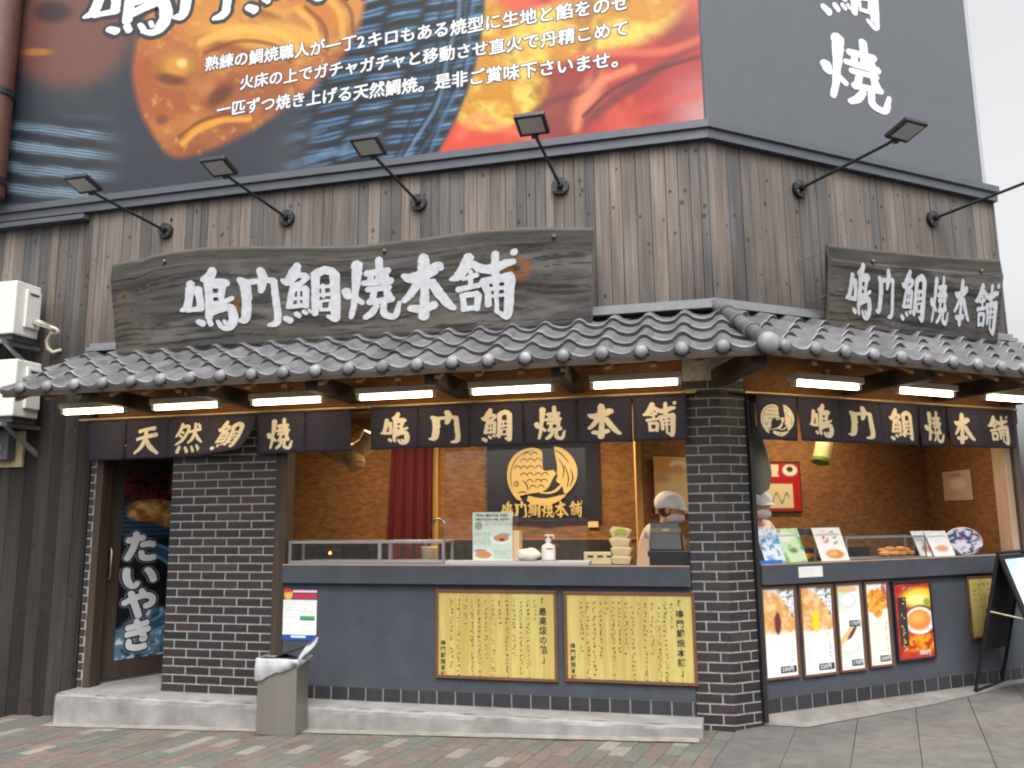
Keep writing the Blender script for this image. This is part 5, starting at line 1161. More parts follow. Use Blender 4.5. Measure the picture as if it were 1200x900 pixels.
mix = lambda a, b, t: a*(1-t)+b*t
mb = MB(); quadbox(mb, mix(hn[0], lb[0], .02), mix(hn[1], lb[1], .02), mix(hn[1], lb[1], .72), mix(hn[0], lb[0], .72), .012); mb.build('back_panel', ezm, es)
mb = MB(); quadbox(mb, mix(hn[1], lf[1], .02), mix(hn[0], lf[0], .02), mix(hn[0], lf[0], .72), mix(hn[1], lf[1], .72), .012); mb.build('front_panel', ezm, es)
nrm = (hn[0]-hn[1]).cross(lf[0]-hn[0]).normalized()
if nrm.dot(sp) < 0: nrm = -nrm
def ep(s, t):
    p = mix(mix(hn[0], hn[1], .06+.88*s), mix(lf[0], lf[1], .06+.88*s), .05+.62*(1-t)); return tuple(p+nrm*.018)
def epaint(S, T):
    c = np.zeros(S.shape+(3,)); c[:] = L(214, 230, 232); c = mixc(c, L(150, 200, 222), sstep(.45, .6, fbm(S*3, T*4))*.7); c = mixc(c, L(240, 244, 244), ell(S, T, .4, .8, .3, .1, .4)); return c
picture('print', pr_m, es, ep, 20, 24, epaint)
mb = MB(); mb.tube([mix(hn[0], lb[0], .42), mix(hn[0], lf[0], .46)], .006, 6); mb.tube([mix(hn[1], lb[1], .42), mix(hn[1], lf[1], .46)], .006, 6); mb.build('strap', mat('strap', L(190, 176, 150), .7), es)

# ================================================================== INSIDE AND ON THE COUNTERS
glz = glass('clear_glass'); CT = 1.146
silver = mat('silver_frame', L(168, 168, 170), .35, .6); golden = mat('baked_crust', L(206, 140, 60), .6, var=.35, vscale=22, bump=.4, bscale=40)
def cakes(mb, c, n, du, seed):
    r = np.random.RandomState(seed)
    for k in range(n): mb.ball((c[0]+du*k, c[1]+r.uniform(-.02, .02), c[2]+.02+.012*(k % 2)), (.058, .036, .022), 10, 6)
# long low display case at the left
u0, zt = A.px(339, 634, .05); u1, _ = A.px(521, 634, .05); zb = CT+.004
gcase = thing('display_case', 'long low glass display case with silver frame at the left end of the main counter', 'display case', A, ((u0+u1)/2, .14, CT))
um, _ = A.px(445, 640, .05); mb = MB(); e = .011
for y in (.05, .27):
    mb.box((u0, y-e, zt-.022), (u1, y+e, zt)); mb.box((u0, y-e, zb), (u1, y+e, zb+.026))
    for u in (u0, um-.013, u1-.02): mb.box((u, y-e, zb+.026), (u+.02 if u != um-.013 else u+.03, y+e, zt-.022))
for u in (u0, u1-.02): mb.box((u, .062, zt-.018), (u+.02, .258, zt-.002))
mb.build('frame', silver, gcase, bevel=.002)
mb = MB(); mb.box((u0+.02, .048, zb+.026), (um-.013, .052, zt-.022)); mb.box((um+.017, .048, zb+.026), (u1-.02, .052, zt-.022)); mb.box((u0+.005, .066, zt-.006), (u1-.005, .254, zt-.001)); mb.build('pane', glz, gcase)
mb = MB(); mb.box((u0+.02, .065, zb), (u1-.02, .255, zb+.008)); mb.build('tray', silver, gcase)
# upright glass screen
u0, z0_ = A.px(521, 660, .12); u1, _ = A.px(689, 660, .12)
gs = thing('glass_screen', 'clear upright glass screen on a pale base in the middle of the main counter', 'glass screen', A, ((u0+u1)/2, .12, CT))
mb = MB(); mb.box((u0, .116, CT+.024), (u1, .122, 2.33)); mb.build('pane', glz, gs)
mb = MB(); ub0, zb0 = A.px(521, 664, -.02); ub1, _ = A.px(690, 664, -.02); mb.box((ub0, -.015, CT+.0065), (ub1, .13, CT+.034)); mb.build('base', mat('pale_base', L(178, 180, 188), .5), gs, bevel=.003)
# standing English menu
BT = CT+.035
u0, z0_ = A.px(554, 657, .02); u1, z1_ = A.px(600, 600, .02)
ms = thing('menu_stand', 'pale green upright menu card with fish cake photos standing before the glass screen', 'menu card', A, ((u0+u1)/2, .02, BT))
def mpaint(S, T):
    c = np.zeros(S.shape+(3,)); c[:] = L(206, 222, 208); r_ = (np.floor(T*70) % 2 == 0)
    txt = ((S > .30)*(T > .69)*(T < .85)+(S < .48)*(T > .32)*(T < .60)+(S > .52)*(T > .04)*(T < .22)); c = mixc(c, L(140, 156, 146), txt*r_*sstep(.25, .4, vnoise(S*60, np.floor(T*70)))*.7)
    c = mixc(c, L(120, 110, 104), ell(S, T, .15, .72, .1, .09, .3)*.7)
    for cx, cy, rx, ry, k, cc in ((.72, .45, .26, .10, 1, L(240, 240, 240)), (.26, .12, .26, .12, 1, L(236, 232, 236)), (.80, .53, .14, .04, 1, L(176, 140, 170)), (.2, .2, .16, .04, 1, L(170, 130, 160)), (.72, .465, .20, .075, 1, L(196, 142, 90)), (.27, .12, .21, .075, 1, L(204, 148, 80)), (.74, .43, .06, .03, 1, L(90, 50, 40))): c = mixc(c, cc, ell(S, T, cx, cy, rx, ry, .2)*k)
    return c
mb = MB(); mb.box((u0, .022, BT), (u1, .03, z1_)); mb.add([(u0+.02, .03, BT), (u1-.02, .03, BT), (u1-.02, .10, BT), (u0+.02, .10, BT), (u0+.02, .03, BT+.12), (u1-.02, .03, BT+.12)], [(0, 3, 2, 1), (4, 5, 2, 3), (0, 4, 3), (1, 2, 5)]); mb.build('card', paper_w, ms)
picture('print', pr_m, ms, lambda s, t: (u0+(u1-u0)*s, .0205, BT+(z1_-BT)*t), 60, 90, mpaint)
mb = MB(); W = u1-u0; write(mb, 'TEN-NEN TAIYAKI', lambda x, y, l: ((u0+u1)/2+x, .0185, z1_-.034+y), W*.094, bold=.03, center=True); write(mb, 'NARUTO TAIYAKI HONPO', lambda x, y, l: ((u0+u1)/2+x, .0185, z1_-.062+y), W*.072, bold=.03, center=True); mb.build('lettering', mat('grey_ink', L(60, 62, 60), .7), ms)
mb = MB(); ua, za = A.px(600, 622, .05); ub, _ = A.px(608, 622, .05); mb.box((ua, .05, BT), (ub, .16, za)); cb = mb.build('card_box', mat('cream_card', L(226, 196, 150), .7), None, A, ((ua+ub)/2, .10, BT), 'tall cream cardboard box behind the pale green menu card', 'box', bevel=.002)
# white cloth bundle, pump bottle
ua, _ = A.px(605, 657, .06); ub, zt = A.px(634, 642, .06); c_ = ((ua+ub)/2, .07, BT)
mb = MB(); mb.ball((c_[0], c_[1], BT+.045), ((ub-ua)/2, .06, .05), 20, 12, fn=lambda p, d: Vector((p[0]*(1+.07*math.sin(5*d[2]+3*d[0])), p[1], max(p[2]*(1+.1*math.sin(6*d[0])), -.045))))
mb.build('towel_bundle', mat('white_towel', L(236, 228, 214), .9, bump=.4, bscale=60), None, A, c_, 'white folded towel bundle between the menu card and the pump bottle', 'towel')
ua, zn = A.px(634.5, 637, .04); ub, _ = A.px(650.5, 637, .04); zt = A.px(641, 628, .04)[1]; c_ = ((ua+ub)/2, .045, BT); r = (ub-ua)/2
pbt = thing('pump_bottle', 'white hand sanitiser pump bottle in front of the emblem banner', 'bottle', A, c_)
mb = MB(); hgt = zn-BT; mb.lathe(c_, [(0, 0), (r*.92, 0), (r, .01), (r, hgt*.78), (r*.85, hgt*.9), (r*.36, hgt), (r*.34, hgt+.015), (0, hgt+.015)], 22); mb.build('body', mat('bottle_white', L(236, 230, 220), .35), pbt)
mb = MB(); mb.lathe((c_[0], c_[1], BT+hgt+.012), [(r*.42, 0), (r*.42, .022), (r*.14, .024), (r*.14, .045), (0, .045)], 16); mb.box((c_[0]-r*.45, c_[1]-.012, BT+hgt+.055), (c_[0]+r*.8, c_[1]+.012, BT+hgt+.068)); mb.box((c_[0]+r*.7, c_[1]-.008, BT+hgt+.035), (c_[0]+r*.9, c_[1]+.008, BT+hgt+.058)); mb.build('pump', MATS['bottle_white'], pbt, bevel=.002)
mb = MB(); mb.grid(lambda s, t: (c_[0]+(r+.001)*math.sin((s-.5)*1.9), c_[1]-(r+.001)*math.cos((s-.5)*1.9), BT+.02+hgt*.62*t), 10, 2, L(240, 240, 240)); o = mb.build('label', mat('label_paper', (1, 1, 1), .5, attr=True), pbt)
mb = MB(); mb.grid(lambda s, t: (c_[0]+(r+.0018)*math.sin((s-.1)*.9), c_[1]-(r+.0018)*math.cos((s-.1)*.9), BT+.02+hgt*.5+.012*t), 6, 1); mb.build('label_stripe', MATS['red_ink'], pbt)
# cream tray rack and stacked food boxes by the till
card = mat('cream_carton', L(232, 208, 160), .7, var=.06)
ua, zt = A.px(684, 647, .2); ub, _ = A.px(716, 647, .2)
tr = thing('carton_tray', 'low cream carton tray with slots left of the stacked boxes', 'tray', A, ((ua+ub)/2, .22, CT))
mb = MB(); mb.box((ua, .2, CT), (ub, .26, zt)); mb.build('body', card, tr, bevel=.003)
mb = MB(); [mb.box((ua+.03+k*.075, .196, zt-.04), (ua+.075+k*.075, .2, zt-.025)) for k in range(3)]; mb.build('slot', ink, tr)
rb = np.random.RandomState(3)
ua, zt = A.px(714, 619, .2); ub, _ = A.px(739, 619, .2); n = 4; hh = (zt-CT)/n
for k in range(n):
    dx = rb.uniform(-.012, .012); z0b = CT+k*hh
    lbl = ('cream food box at the bottom of the stack left of the till', 'cream food box second from the bottom of the stack left of the till', 'cream food box third from the bottom of the stack left of the till', 'tilted cream food box with green mark on top of the stack left of the till')[k]
    root = thing('food_box', lbl, 'food box', A, ((ua+ub)/2+dx, .25, z0b), 'cream food boxes stacked left of the till')
    mb = MB(); mb.add([(ua+.02+dx, .2, z0b+.001), (ub-.02+dx, .2, z0b+.001), (ub-.02+dx, .31, z0b+.001), (ua+.02+dx, .31, z0b+.001), (ua+dx, .19, z0b+hh*.7), (ub+dx, .19, z0b+hh*.7), (ub+dx, .32, z0b+hh*.7), (ua+dx, .32, z0b+hh*.7)], [(3, 2, 1, 0), (4, 5, 6, 7), (0, 1, 5, 4), (1, 2, 6, 5), (2, 3, 7, 6), (3, 0, 4, 7)]); mb.build('tub', card, root, bevel=.003)
    mb = MB(); tilt = .03 if k == n-1 else .005; mb.add([(ua+dx, .19, z0b+hh*.71), (ub+dx, .19, z0b+hh*.71), (ub+dx, .32, z0b+hh*.71), (ua+dx, .32, z0b+hh*.71), (ua+.02+dx, .2, z0b+hh*.97+tilt*.4), (ub-.03+dx, .2, z0b+hh*.97), (ub-.03+dx, .3, z0b+hh*.97), (ua+.02+dx, .3, z0b+hh*.97+tilt*.4)], [(3, 2, 1, 0), (4, 5, 6, 7), (0, 1, 5, 4), (1, 2, 6, 5), (2, 3, 7, 6), (3, 0, 4, 7)]); mb.build('lid', card, root, bevel=.002)
    if k == n-1:
        mb = MB(); mb.grid(lambda s, t: (ua+.045+.09*s+dx, .1885-.0, z0b+hh*.20+.04*t+.012*math.sin(s*3)), 6, 2); mb.build('green_mark', mat('lime_print', L(168, 190, 60), .6), root)
# till
ua, zb_ = A.px(760, 661, .12); ub, ztop = A.px(812, 612, .16); zmid = A.px(780, 645, .1)[1]
tl_ = thing('cash_register', 'black cash register at the pillar end of the main counter, worker behind it', 'cash register', A, ((ua+ub)/2, .2, CT))
mb = MB(); mb.box((ua, .06, CT), (ub, .36, zmid)); mb.build('drawer', blkf, tl_, bevel=.006)
mb = MB(); zz = zmid+.002; w0 = ua+.01; w1 = ub-.10
mb.add([(w0, .10, zz), (w1+.02, .10, zz), (w1+.02, .32, zz), (w0, .32, zz), (w0+.01, .16, ztop), (w1, .16, ztop), (w1, .24, ztop+.0), (w0+.01, .24, ztop)], [(3, 2, 1, 0), (4, 5, 6, 7), (0, 1, 5, 4), (1, 2, 6, 5), (2, 3, 7, 6), (3, 0, 4, 7)]); mb.build('display', blkf, tl_, bevel=.006)
mb = MB(); fz = lambda t: .10+.06*t; mb.grid(lambda s, t: (w0+.01+(w1-w0-.0)*s, fz(.62+.18*t)-.006, zz+(ztop-zz)*(.62+.18*t)), 4, 2); mb.build('strip', mat('olive_strip', L(96, 88, 62), .5), tl_)
mb = MB(); mb.grid(lambda s, t: (w0+.10+.05*s, fz(.70+.06*t)-.008, zz+(ztop-zz)*(.70+.06*t)), 2, 1); mb.build('display_digit', mat('lit_display', L(176, 170, 90), .4), tl_)
mb = MB(); r_ = np.random.RandomState(8)
for k in range(6): mb.tube([(w1+.03+.012*k, .15, zmid), (w1+.01+.012*k+r_.uniform(-.02, .02), .13, zmid+.06+r_.uniform(0, .05))], .004, 6)
mb.build('pen', mat('mixed_pen', L(176, 160, 140), .5), tl_)
ua2, _ = A.px(746, 660, .05); ub2, zt2 = A.px(760, 632, .05)
lt = thing('leaflet_holder', 'clear holder with brown and white leaflets at the left side of the till', 'leaflet holder', A, ((ua2+ub2)/2, .07, CT))
mb = MB(); mb.add([(ua2, .05, CT), (ub2, .05, CT), (ub2, .13, CT), (ua2, .13, CT), (ua2+.03, .08, zt2), (ub2, .08, zt2), (ub2, .12, zt2), (ua2+.03, .12, zt2)], [(3, 2, 1, 0), (4, 5, 6, 7), (0, 1, 5, 4), (1, 2, 6, 5), (2, 3, 7, 6), (3, 0, 4, 7)], [L(176, 150, 120), L(196, 180, 160), L(186, 150, 116), L(210, 208, 204), L(190, 180, 160), L(180, 160, 140)]); mb.build('leaflet', mat('leaflet_stack', (1, 1, 1), .6, attr=True), lt)
# tap at the sink
steel = MATS['steel']; u0, z0_ = A.px(521, 630, 1.2); u1, zt = A.px(508, 608, 1.2)
tp = thing('tap', 'curved steel swan neck tap left of the glass screen', 'tap', A, (u0, 1.7, 1.02))
k_ = 1.2; mb = MB(); pts = [(u0, 1.7, 1.02)]; ux0, uz0 = A.px(521, 628, 1.7); ux1, uz1 = A.px(507, 620, 1.7); zt = A.px(514, 608, 1.7)[1]; pts = [(ux0, 1.7, 1.02), (ux0, 1.7, zt-.07)]+[(ux0+(ux1-ux0)*(.5-.5*math.cos(a)), 1.7, zt-.07+.07*math.sin(a)) for a in [math.pi*i/8 for i in range(1, 9)]]+[(ux1, 1.7, uz1)]
mb.tube(pts, .012, 10); mb.build('spout', steel, tp); mb = MB(); mb.lathe((ux0, 1.7, 1.02), [(.03, 0), (.03, .04), (.016, .06), (.016, .1)], 14); mb.build('tap_base', steel, tp)
# small orange warning lamp
u_, z_ = A.px(387, 648, .6); mb = MB(); mb.box((u_-.05, .6, CT-.12), (u_+.05, .7, z_+.025)); ol = mb.build('casing', blkf, (olt := thing('indicator_box', 'small black box with glowing orange light behind the left display case', 'appliance', A, (u_, .65, CT-.12))), bevel=.004)
mb = MB(); mb.ball((u_, .597, z_), .012, 10, 6); mb.build('light', emit('orange_led', (1, .22, .03), 6), olt)
u_, z_ = A.px(503, 657, .6); u2_, z2_ = A.px(503, 642, .6)
ut = thing('utensil_tub', 'small cream tub with blue label behind the left end of the glass screen', 'tub', A, (u_, .6, CT-.1))
mb = MB(); mb.lathe((u_, .6, CT-.1), [(0, 0), (.062, 0), (.07, z2_-CT+.10), (.073, z2_-CT+.11), (0, z2_-CT+.105)], 18); mb.build('body', mat('cream_plastic', L(226, 204, 160), .5), ut)
mb = MB(); mb.grid(lambda s, t: (u_+.072*math.sin((s-.5)*1.2), .6-.072*math.cos((s-.5)*1.2), CT-.03+.05*t), 8, 1); mb.build('label', mat('blue_label', L(70, 90, 150), .5), ut)
mb = MB(); mb.tube([(u_, .6, z2_-.02), (u_+.05, .62, z2_+.09)], .006, 7); mb.tube([(u_-.02, .6, z2_-.02), (u_-.05, .61, z2_+.07)], .005, 7); mb.build('utensil', MATS['steel'], ut)
# curtain, banner, ducts and wall papers
clm = mat('red_curtain', L(88, 12, 20), .85, var=.12, vscale=30)
ua, _ = A.px(453, 600, 2.12); ub, _ = A.px(507, 600, 2.12); uat, _ = A.px(460, 530, 2.12)
rc = thing('red_curtain', 'dark red curtain hanging on the brown wall left of the pale trim', 'curtain', A, ((ua+ub)/2, 2.12, 1.03))
mb = MB(); mb.grid(lambda s, t: (ua+(ub-ua)*s+(uat-ua)*(1-s)*t, 2.10+.022*math.sin(s*24)+.012*math.sin(s*51+2), 1.03+(2.5-1.03)*t), 70, 10); mb.build('cloth', clm, rc); mb = MB(); mb.tube([(ua-.05, 2.11, 2.5), (ub+.05, 2.11, 2.5)], .012, 8); mb.build('rail', steel, rc)
ua, zb = A.px(571, 612, 2.14); ub, _ = A.px(704, 612, 2.14)
bnr = thing('emblem_banner', 'dark navy banner with golden fish emblem and characters on the back wall', 'banner', A, ((ua+ub)/2, 2.14, zb))
fb = lambda s, t: (ua+(ub-ua)*s, 2.15+.012*math.sin(s*9)+.006*math.sin(s*21), zb+(2.5-zb)*t)
mb = MB(); mb.grid(fb, 40, 8); mb.build('cloth', mat('banner_navy', L(40, 42, 58), .9), bnr); gold = mat('gold_dye', L(230, 200, 128), .8)
mb = MB(); c0, zc0 = A.px(594.5, 594, 2.12); c1, zc1 = A.px(675.5, 515, 2.12); ln_ = MB(); emblem(mb, lambda x, y, l: (c0+(c1-c0)*x, 2.125-l*4, zc0+(zc1-zc0)*y), ln_); mb.build('emblem', gold, bnr); ln_.build('emblem_lines', MATS['banner_navy'], bnr)
mb = MB(); a0, z0_ = A.px(586, 607, 2.12); a1, z1_ = A.px(683, 586, 2.12); wch = (a1-a0)/6
for i, ch in enumerate('鳴門鯛焼本舗'): brush(mb, ch, lambda x, y, l: (a0+wch*(i+.02+.96*x), 2.118-l, z0_+(z1_-z0_)*y), wk=.85, dl=.0004)
mb.build('lettering', gold, bnr)
u_, z_ = A.px(695, 610, 2.15); mb = MB(); ua, za = A.px(689, 618, 2.16); ub, zb = A.px(701, 611, 2.16); mb.box((ua, 2.165, za), (ub, 2.185, zb)); mb.build('paper_note', mat('cream_note', L(236, 214, 160), .7), None, A, ((ua+ub)/2, 2.17, za), 'small cream note at the lower right corner of the emblem banner', 'note', bevel=.001)
duct = mat('cream_duct', L(214, 190, 130), .6, var=.1, vscale=15)
q = lambda x, y, d: (A.px(x, y, d)[0], d, A.px(x, y, d)[1])
dc_ = thing('air_duct', 'thick bent cream air duct under the left end of the middle curtain', 'air duct', A, q(410, 525, 1.0))
mb = MB(); pts = [q(372, 505, 1.0), q(384, 524, .98), q(400, 532, .95), q(418, 530, .92), q(430, 521, .9), q(436, 508, .9)]; mb.tube(pts, [.085, .09, .09, .09, .085, .085], 18)
for k in range(1, len(pts)-1): mb.tube([Vector(pts[k])-Vector((.006, 0, 0)), Vector(pts[k])+Vector((.006, 0, 0))], .093, 18, smooth=False)
mb.build('hose', duct, dc_); mb = MB(); mb.tube([q(414, 534, .9), q(418, 546, .86)], [.10, .085], 16); mb.tube([q(418, 546, .86), q(418.5, 549, .855)], [.085, .05], 16); mb.build('nozzle', duct, dc_); mb = MB(); p = q(384, 505, 1.0); mb.tube([p, (p[0], p[1], 2.62)], .05, 12); mb.build('hanger', duct, dc_)
qb = lambda x, y, d: (B.px(x, y, d)[0], d, B.px(x, y, d)[1])
d2 = thing('air_duct', 'short cream air duct with green rim below the second and third right curtain flaps', 'air duct', B, qb(965, 530, .7))
mb = MB(); mb.tube([qb(973, 495, .7), qb(966, 520, .7), qb(962, 539, .68)], .075, 18); mb.build('hose', duct, d2); mb = MB(); mb.tube([qb(962, 538, .68), qb(961.3, 542, .678)], .079, 18); mb.build('rim', mat('green_rim', L(110, 150, 70), .5), d2); mb = MB(); p = qb(973, 495, .7); mb.tube([p, (p[0], p[1], 2.62)], .05, 12); mb.build('hanger', duct, d2)
d3 = thing('air_duct', 'long grey cloth duct hanging down just right of the pillar', 'air duct', B, qb(890, 575, .28))
mb = MB(); mb.tube([qb(882, 500, .30), qb(887, 530, .29), qb(890, 555, .28), qb(891, 572, .28), qb(889, 579, .28)], [.05, .08, .095, .07, .02], 18); mb.build('hose', mat('grey_cloth', L(140, 136, 120), .8, var=.1), d3); mb = MB(); p = qb(882, 500, .30); mb.tube([p, (p[0], p[1], 2.62)], .03, 12); mb.build('hanger', MATS['grey_cloth'], d3)
def wallsheet(name, label, cat, fr, box, y, paint, nu=30, nv=30, frm=None):
    x0, x1, y0, y1 = box; ua, zb = fr.px(x0, y1, y); ub, zt = fr.px(x1, y0, y); root = thing(name, label, cat, fr, ((ua+ub)/2, y, zb))
    if frm: mb = MB(); mb.box((ua-.015, y+.002, zb-.015), (ub+.015, y+.02, zt+.015)); mb.build('frame', frm, root, bevel=.002)
    picture('print', pr_m, root, lambda s, t: (ua+(ub-ua)*s, y, zb+(zt-zb)*t), nu, nv, paint); return root
def cert(S, T):
    c = np.zeros(S.shape+(3,)); c[:] = L(176, 34, 28); c = mixc(c, L(226, 212, 168), (S > .08)*(S < .80)*(T > .05)*(T < .56)*1.0); c = mixc(c, L(236, 230, 214), ell(S, T, .74, .85, .2, .12, .1)); c = mixc(c, L(60, 46, 40), ell(S, T, .74, .87, .09, .06, .2)); c = mixc(c, L(232, 214, 190), (S > .04)*(S < .45)*(T > .72)*(T < .96)*(vnoise(S*14, T*9) > .35)*1.0); c = mixc(c, L(90, 78, 64), (S > .2)*(S < .7)*(T > .15)*(T < .40)*(1-sstep(0, .07, np.abs(T-.27-.10*np.sin(S*23))))*.8); return c
wallsheet('framed_certificate', 'red framed certificate with cream signed sheet on the brown wall right of the pillar', 'certificate', B, (896, 936, 543, 599), BKB-.03, cert, 40, 40, blkf)
def portrait(S, T):
    c = np.zeros(S.shape+(3,)); c[:] = L(232, 190, 120); c = mixc(c, L(236, 160, 80), ell(S, T, .25, .85, .3, .16, .3)); c = mixc(c, L(246, 230, 200), ell(S, T, .62, .86, .22, .08, .3)); c = mixc(c, L(226, 170, 120), ell(S, T, .6, .76, .17, .1, .25)); c = mixc(c, L(240, 214, 160), ell(S, T, .55, .4, .5, .28, .3)); c = mixc(c, L(200, 120, 70), ell(S, T, .2, .6, .2, .07, .5)*.5); return c
wallsheet('photo_poster', 'warm poster of a baker in white on the wall behind the till worker', 'poster', B, (768, 812, 536, 602), BKB-.03, portrait, 30, 40)
# note pinned to the slanting side wall
a = np.array(pC[:2]); b = np.array(pR[:2]); SW_ = Frame(a[0], a[1], math.atan2(b[1]-a[1], b[0]-a[0]))
def note(S, T):
    c = np.zeros(S.shape+(3,)); c[:] = L(222, 190, 170); c = mixc(c, L(170, 110, 80), ell(S, T, .45, .85, .22, .05, .3)*.7); c = mixc(c, L(246, 222, 206), ell(S, T, .5, .55, .3, .2, .4)); return c
wallsheet('pinned_note', 'pale note pinned to the side wall at the right end of the right counter', 'note', SW_, (1107, 1137, 550, 587), -.012, note)
# ---- right counter
def leaflet(label, x0, x1, y0, y1, lean, paint, y=.02, group='leaflets propped on the right counter', skew=.04):
    ua, _ = B.px(x0, y1, y); ub, zt = B.px(x1, y0, y); root = thing('leaflet', label, 'leaflet', B, ((ua+ub)/2, y, CT), group)
    pt = lambda s, t, o=0: (ua+(ub-ua)*s-skew*t, y+lean*t-o, CT+.007+(zt-CT-.007)*t)
    picture('print', pr_m, root, lambda s, t: pt(s, t, .002), 20, 26, paint); mb = MB(); mb.grid(lambda s, t: pt(1-s, t, .0), 2, 2, smooth=False); mb.grid(lambda s, t: (pt(0, t)[0]+.02+(ub-ua-.04)*s, y+lean*t*0+.10-.07*t, CT+.007+(zt-CT)*.8*t), 1, 1, smooth=False); mb.build('card', paper_w, root); return root
def lf1(S, T): c = np.zeros(S.shape+(3,)); c[:] = L(222, 230, 238); c = mixc(c, L(70, 150, 210), sstep(.5, .62, fbm(S*5, T*6))*.9); c = mixc(c, L(70, 90, 110), sstep(.62, .7, fbm(S*9+4, T*9))); return c
def lf2(S, T): c = np.zeros(S.shape+(3,)); c[:] = L(196, 222, 176); c = mixc(c, L(110, 170, 90), sstep(.5, .65, fbm(S*4+7, T*5))); c = mixc(c, L(230, 236, 210), ell(S, T, .4, .75, .3, .15, .4)); c = mixc(c, L(60, 80, 60), ell(S, T, .6, .35, .16, .08, .4)*.8); return c
def lf3(S, T): c = np.zeros(S.shape+(3,)); c[:] = L(238, 234, 228); c = mixc(c, L(216, 130, 60), ell(S, T, .55, .2, .32, .14, .25)); c = mixc(c, L(246, 190, 110), ell(S, T, .5, .22, .15, .06, .6)); c = mixc(c, L(180, 70, 60), (S > .3)*(S < .5)*(T > .5)*(T < .9)*(vnoise(S*30, T*24) > .5)*.8); c = mixc(c, L(80, 70, 64), (S > .6)*(S < .8)*(T > .45)*(T < .92)*(vnoise(S*30, T*24) > .55)*.8); return c
def lf4(S, T): c = np.zeros(S.shape+(3,)); c[:] = L(236, 232, 230); c = mixc(c, L(226, 150, 110), ell(S, T, .5, .3, .3, .13, .3)); c = mixc(c, L(190, 190, 190), (T > .55)*(vnoise(S*20, T*30) > .6)*.6); return c
leaflet('leaflet with blue pictures, leftmost on the right counter', 897, 919, 620, 655, .05, lf1)
leaflet('green leaflet next to the blue one on the right counter', 916, 944, 619, 657, .05, lf2, .03)
leaflet('white leaflet with one golden cake in the middle of the right counter', 963, 993, 618, 656, .05, lf3)
leaflet('white leaflet behind the glass case, left of the pair beside the round fan', 1079, 1101, 622, 652, .05, lf4, .05)
leaflet('white leaflet touching the round patterned fan', 1095, 1117, 622, 651, .05, lf4, .03)
ua, _ = B.px(886, 660, .0); ub, zt = B.px(917, 656, .0); tr = MB(); tr.box((ua, .0, CT+.007), (ub, .11, CT+.012)); tr.box((ua, .0, CT+.012), (ub, .006, zt)); tr.box((ua, .104, CT+.012), (ub, .11, zt)); tr.box((ua, .006, CT+.012), (ua+.006, .104, zt)); tr.box((ub-.006, .006, CT+.012), (ub, .104, zt))
tr.build('coin_tray', mat('blue_plastic', L(40, 120, 200), .4), None, B, ((ua+ub)/2, .05, CT+.007), 'flat blue coin tray next to the pillar on the right counter', 'tray')
ua, _ = B.px(944, 655, .1); ub, zt = B.px(968, 619, .1); jr = thing('glass_box', 'small clear box of snacks between the green and white leaflets', 'glass box', B, ((ua+ub)/2, .15, CT))
mb = MB(); mb.box((ua, .1, CT+.002), (ub, .105, zt-.05)); mb.box((ua, .105, CT+.002), (ua+.005, .2, zt-.05)); mb.box((ub-.005, .105, CT+.002), (ub, .2, zt-.05)); mb.build('pane', glz, jr)
mb = MB(); mb.box((ua-.003, .095, zt-.05), (ub+.003, .205, zt)); mb.build('lid', mat('dark_label', L(70, 66, 84), .5, var=.3, vscale=30), jr); mb = MB(); cakes(mb, (ua+.05, .15, CT+.01), 3, .05, 3); mb.build('snack', golden, jr)
ua, _ = B.px(992, 652, .05); ub, zt = B.px(1084, 627, .05); gc = thing('display_case', 'low glass case of golden fish cakes on the right counter', 'display case', B, ((ua+ub)/2, .15, CT))
mb = MB(); e = .006
for y in (.05, .25):
    mb.box((ua, y-e, zt-.012), (ub, y+e, zt)); mb.box((ua, y-e, CT+.006), (ub, y+e, CT+.016))
    for u in (ua, ub-.012): mb.box((u, y-e, CT+.016), (u+.012, y+e, zt-.012))
mb.build('frame', silver, gc); mb = MB(); mb.box((ua+.012, .049, CT+.016), (ub-.012, .052, zt-.012)); mb.box((ua+.002, .057, zt-.006), (ub-.002, .243, zt-.002)); mb.build('pane', glz, gc); mb = MB(); mb.box((ua+.01, .058, CT+.004), (ub-.01, .242, CT+.012)); mb.build('tray', silver, gc)
mb = MB(); uc, _ = B.px(1036, 648, .1); mb.v = []; cakes(mb, (uc, .11, CT+.018), 7, .052, 5); cakes(mb, (uc+.04, .13, CT+.042), 5, .055, 6); mb.build('fish_cakes', golden, gc, kind=None)
ua, _ = B.px(1113, 651, .05); ub, zt = B.px(1153, 619, .05); fc_ = ((ua+ub)/2, .06, CT); rr = (ub-ua)/2
fn_ = thing('round_fan', 'round paper fan with blue and white pattern at the right end of the right counter', 'paper fan', B, fc_)
def fanp(S, T): c = np.zeros(S.shape+(3,)); c[:] = L(214, 214, 222); k = fbm(S*6+2, T*6); c = mixc(c, L(44, 60, 120), sstep(.5, .56, k)); c = mixc(c, L(200, 120, 110), sstep(.62, .68, fbm(S*5+11, T*5))*.8); c = mixc(c, L(60, 60, 70), sstep(.6, .66, fbm(S*11, T*11+5))*.7); return c
hz = (zt-CT)
def fpt(s, t):
    x, z = s*2-1, t*2-1; m_ = max(abs(x), abs(z)); d = math.hypot(x, z); k = m_/d if d > 1e-6 else 1; return (fc_[0]+rr*x*k, .06+.03*t, CT+.008+hz*.5*(1+z*k))
